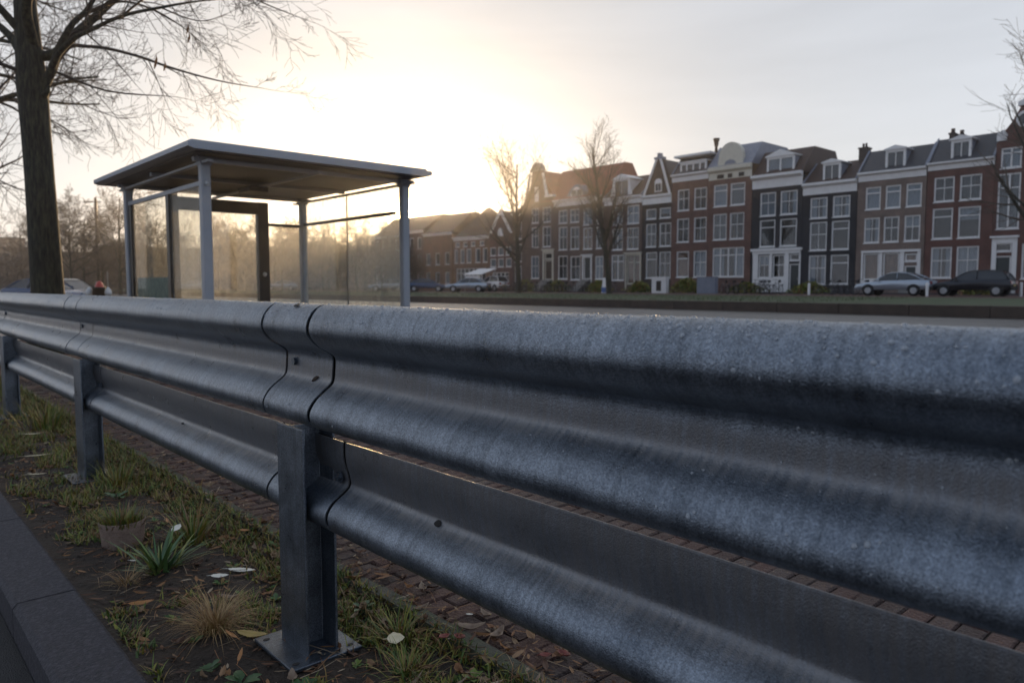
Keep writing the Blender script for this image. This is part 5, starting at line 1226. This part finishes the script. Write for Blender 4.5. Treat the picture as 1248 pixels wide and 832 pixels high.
# ------------------------------------------------------------------ bicycles
M['bike'] = material('bike_frame', (.03,.03,.035), (.06,.06,.065), 3, .4)
def make_bike(label):
    c = thing('bicycle', label, 'bicycle', (0,0,0), 'bicycles parked along the canal street')
    def ring(x, z, R_, r_):
        b = MB(); b.smooth = True; K = 22
        b.tube([(x+R_*math.cos(2*math.pi*k/K), 0, z+R_*math.sin(2*math.pi*k/K)) for k in range(K+1)], r_, 5, False); return b
    for x in (-.53,.53):
        w = ring(x, .34, .32, .022).build('wheel', M['tyre'], c); b = MB()
        for k in range(9): a = math.pi*k/9; b.tube([(x-.31*math.cos(a),0,.34-.31*math.sin(a)),(x+.31*math.cos(a),0,.34+.31*math.sin(a))], .003, 3, False)
        b.build('spokes', M['rim'], w)
    b = MB(); b.smooth = True
    for p, q, r in (((-.53,0,.34),(-.08,0,.30),.014),((-.08,0,.30),(.36,0,.80),.018),((-.08,0,.30),(-.20,0,.84),.018),((-.53,0,.34),(-.19,0,.80),.012),((-.19,0,.72),(.37,0,.84),.018),((.53,0,.34),(.34,0,.95),.016)): b.tube([p, q], r, 6)
    b.build('frame', M['bike'], c)
    b = MB(); b.smooth = True; b.tube([(.34,0,.95),(.30,0,1.05)], .014, 6); b.tube([(.12,-.29,1.03),(.25,-.24,1.08),(.32,0,1.06),(.25,.24,1.08),(.12,.29,1.03)], .015, 6); b.build('handlebar', M['bike'], c)
    b = MB(); b.smooth = True; b.tube([(-.36,0,.93),(-.25,0,.94),(-.06,0,.92)], [.09,.08,.03], 8); b.tube([(-.2,0,.84),(-.215,0,.93)], .013, 5); b.build('saddle', M['tyre'], c)
    b = MB(); b.box(-.85,-.07,.70,-.32,.07,.72); b.box(-.80,-.05,.62,-.75,.05,.699); b.build('luggage_rack', M['bike'], c)
    return c
bike = make_bike('parked bicycle in the row before the brown brick houses'); bike.location = (53.0, 44.6, .405); bike.rotation_euler = (0,0,R(60))
rb = random.Random(4)
for k in range(15):
    copy_tree(bike, (51.5+rb.uniform(-.5,.8), 45.5+k*.92+rb.uniform(-.2,.2), .405), R(rb.uniform(50,110)), 'parked bicycle in the row before the brown brick houses')
for k in range(7):
    copy_tree(bike, (50.0+rb.uniform(-.5,.8), 26.6+k*.75+rb.uniform(-.2,.2), .405), R(rb.uniform(50,110)), 'parked bicycle in front of the white shop front and red-brown house')
for k in range(4):
    copy_tree(bike, (51.5+rb.uniform(-.5,.8), 21.3+k*.9+rb.uniform(-.2,.2), .405), R(rb.uniform(60,110)), 'parked bicycle in front of the narrow black house')

# street furniture before the houses
def cabinet(label, x, y, w, hgt, mat, cat='cabinet', name='utility_cabinet'):
    t = thing(name, label, cat, (x,y,.4)); b = MB(); b.box(x-.2,y-w/2,.4,x+.2,y+w/2,.4+hgt); b.box(x-.24,y-w/2-.04,.4+hgt+.001,x+.24,y+w/2+.04,.46+hgt); b.build('housing', mat, t)
    b = MB(); b.box(x-.212,y-w/2+.06,.5,x-.2005,y-.02,.34+hgt); b.box(x-.212,y+.02,.5,x-.2005,y+w/2-.06,.34+hgt); b.build('cabinet_door', mat, t); return t
t = cabinet('white cabinet with dark opening before the triangular-gabled house', 52.0, 38.6, 1.5, 1.35, M['trim']); b = MB(); b.box(51.77,38.35,.6,51.787,38.85,1.45); b.build('dark_opening', M['interior'], t)
cabinet('blue-grey slanting panel cabinet before the brown brick house', 51.5, 33.6, 1.7, 1.3, M['lead'])
for (x, y, lab) in ((50.0,42.9,'blue and white sign board standing before the cream double door'),):
    t = thing('sign_board', lab, 'sign', (x,y,.4)); b = MB(); b.prism([(x-.25,.4),(x-.21,.4),(x,1.7),(x+.21,.4),(x+.25,.4),(x+.02,1.75),(x-.02,1.75)], 'y', y-.4, y+.4); b.build('panel', M['trim'], t)
    b = MB(); b.box(x-.27,y-.35,.45,x-.255,y+.35,.9); b.build('blue_band', paint('sign_blue', (.05,.12,.35), 0), t)
for (x, y, lab) in ((48.3,23.6,'white bollard post before the narrow black house'),(47.2,15.9,'white bollard post between the silver and dark cars'),(50,11.9,'white low post by the right-edge house')):
    b = MB(); b.smooth = True; b.lathe([(.0,1.22),(.06,1.21),(.08,1.16),(.08,.4)], x, y, 12); tag(b.build('bollard', M['trim']), lab, 'bollard')
def shrub(lab, x, y, w, hgt, seed, mat=None):
    r = random.Random(seed); b = MB()
    for k in range(900):
        u, v, s = r.gauss(0,.42), r.gauss(0,.4), r.random(); X = x+u*.5; Y = y+v*w; Z = .4+hgt*(s**.7)*max(.25, 1-abs(v)*.6); q = r.uniform(.05,.13); a = r.uniform(0,6.28)
        n = len(b.v); b.v += [(X-q*math.cos(a),Y-q*math.sin(a),Z),(X+q*math.cos(a),Y+q*math.sin(a),Z+q*.3),(X+r.gauss(0,.05),Y+r.gauss(0,.05),Z+q*1.4)]; b.face((n,n+1,n+2))
    return tag(b.build('shrub', mat or M['moss'], None, (x,y,.4)), lab, 'shrub')
shrub('dark shrub before the brown house with wide dormer', 52.0, 35.9, 1.6, 1.3, 1); shrub('low shrub left of the white cabinet', 52.5, 41.2, 1.4, 1.0, 2); shrub('dark shrub at the foot of the tall bare tree', 50.5, 44.3, 1.4, 1.1, 3)
shrub('dark shrub under the white shop window of the black house', 54.0, 31.6, 1.6, .9, 4); shrub('dark shrub before the neck-gabled house', 53.0, 56.6, 1.6, 1.3, 5); shrub('shrub before the long brown house', 53.5, 52.4, 1.6, 1.2, 6)
shrub('low shrub before the narrow black house', 54.5, 26.6, 1.6, .9, 7); shrub('dark shrub beside the dark parked car', 54.5, 15.2, 1.2, 1.0, 8)
# white awning things before the small houses
t = thing('market_canopy', 'slanted white canopy standing between the silver car and the small gabled house', 'canopy', (54.5,66.0,.4)); b = MB(); b.prism([(53.6,2.3),(56.0,3.0),(56.0,3.06),(53.6,2.36)], 'y', 64.6, 67.8); b.build('canopy_cloth', T, t)
for (x, y) in ((53.7,64.8),(53.7,67.6),(55.9,64.8),(55.9,67.6)): b = MB(); b.tube([(x,y,.4),(x,y,2.4 if x < 54 else 3.0)], .04, 6); b.build('canopy_leg', M['rim'], t)
b = MB(); b.box(53.65,64.9,1.0,53.7,67.5,2.2); b.build('side_cloth', T, t)

# litter bin beyond the shelter
bx, by = polar(121.5, 29.5); t = thing('litter_bin', 'black litter bin stuffed with a red bag beyond the shelter', 'bin', (bx,by,0))
b = MB(); b.smooth = True; b.lathe([(.19,0),(.2,.05),(.2,.90),(.22,.91),(.22,.96),(.18,.96)], bx, by, 18); b.build('barrel', M['dark_metal'], t)
b = MB(); b.smooth = True; b.lathe([(.02,1.17),(.09,1.13),(.12,1.04),(.17,.93)], bx+.03, by, 9)
tag(b.build('rubbish_bag', material('red_bag', (.5,.04,.03), (.35,.03,.025), 20, .35)), 'crumpled red bag bulging out of the black litter bin', 'bag')
for s, lab in ((-1,'white ball standing in for a headlight blur left of the black litter bin'),(1,'white ball standing in for a headlight blur right of the black litter bin')):
    b = MB(); b.smooth = True; q = Vector((bx,by,0)) + RT*s*.33; b.lathe([(.0,.97),(.03,.94),(.08,.88),(.12,.78),(.10,.66),(.0,.62)], q.x, q.y, 12); tag(b.build('headlight_ball', M['white_plastic']), lab, 'bag')  # white balls added in place of blurred headlight spots

# utility pole
ux, uy = polar(122, 118); t = thing('utility_pole', 'dark utility pole with short crossarms rising from the tree line', 'pole', (ux,uy,0))
b = MB(); b.smooth = True; b.tube([(ux,uy,0),(ux,uy,6),(ux,uy,13.2)], [.26,.22,.17], 8); b.build('mast', M['dark_metal'], t)
for z, s in ((12.6,1.3),(9.2,.9)):
    b = MB(); b.tube([tuple(Vector((ux,uy,z))-RT*s*1.3), tuple(Vector((ux,uy,z))+RT*s*.6)], .09, 6); b.build('crossarm', M['dark_metal'], t)
# far buildings at the left end of the road
def far_block(lab, px, dist, w, hgt, mat, d=12, rows=4):
    x, y = polar(px, dist); t = thing('far_building', lab, 'building', (x,y,0)); b = MB(); b.box(x-w/2,y,0,x+w/2,y+d,hgt); b.build('wall', mat, t)
    b = MB(); b.box(x-w/2-.3,y-.3,hgt+.001,x+w/2+.3,y+d,hgt+.5); b.build('roof', M['slate'], t)
    nc = int(w/3.2)
    for r in range(rows):
        for q in range(nc):
            xx = x-w/2+w*(q+.5)/nc; zz_ = hgt*(r+.5)/rows; b = MB(); b.box(xx-.7,y-.06,zz_-.8,xx+.7,y-.003,zz_+.7); b.build('window', M['carglass'], t)
far_block('tallest far block at the left edge of the view', 2, 330, 17, 18.5, W['taupe'], rows=5)
far_block('lower far block left of the large trunk', 27, 300, 16, 13.5, W['orange'])
far_block('far block seen between large trunk and pole', 96, 260, 22, 11, W['brown'], rows=3)
far_block('far block behind the tree line left of the shelter', 190, 240, 26, 12, W['brown'], rows=3)
far_block('far block hidden in the haze behind the shelter glass', 330, 235, 30, 12.5, W['orange'], rows=3)
far_block('far block at the edge of the sun glow', 440, 215, 26, 12.0, W['orange'], rows=3)
x, y = polar(133, 92); b = MB(); 
t = thing('road_sign', 'small pale blue road sign by the far tree line', 'sign', (x,y,0)); b.tube([(x,y,0),(x,y,2.6)], .04, 6); b.build('sign_post', M['rim'], t); b = MB(); b.prism([(-.45,-.45),(.45,-.45),(.45,.45),(-.45,.45)], 'x', -.02, .02); o = b.build('sign_face', paint('sign_pale_blue', (.25,.32,.5), 0), t); o.location = (0-.06,0,2.3); o.rotation_euler = (0,0,R(70))
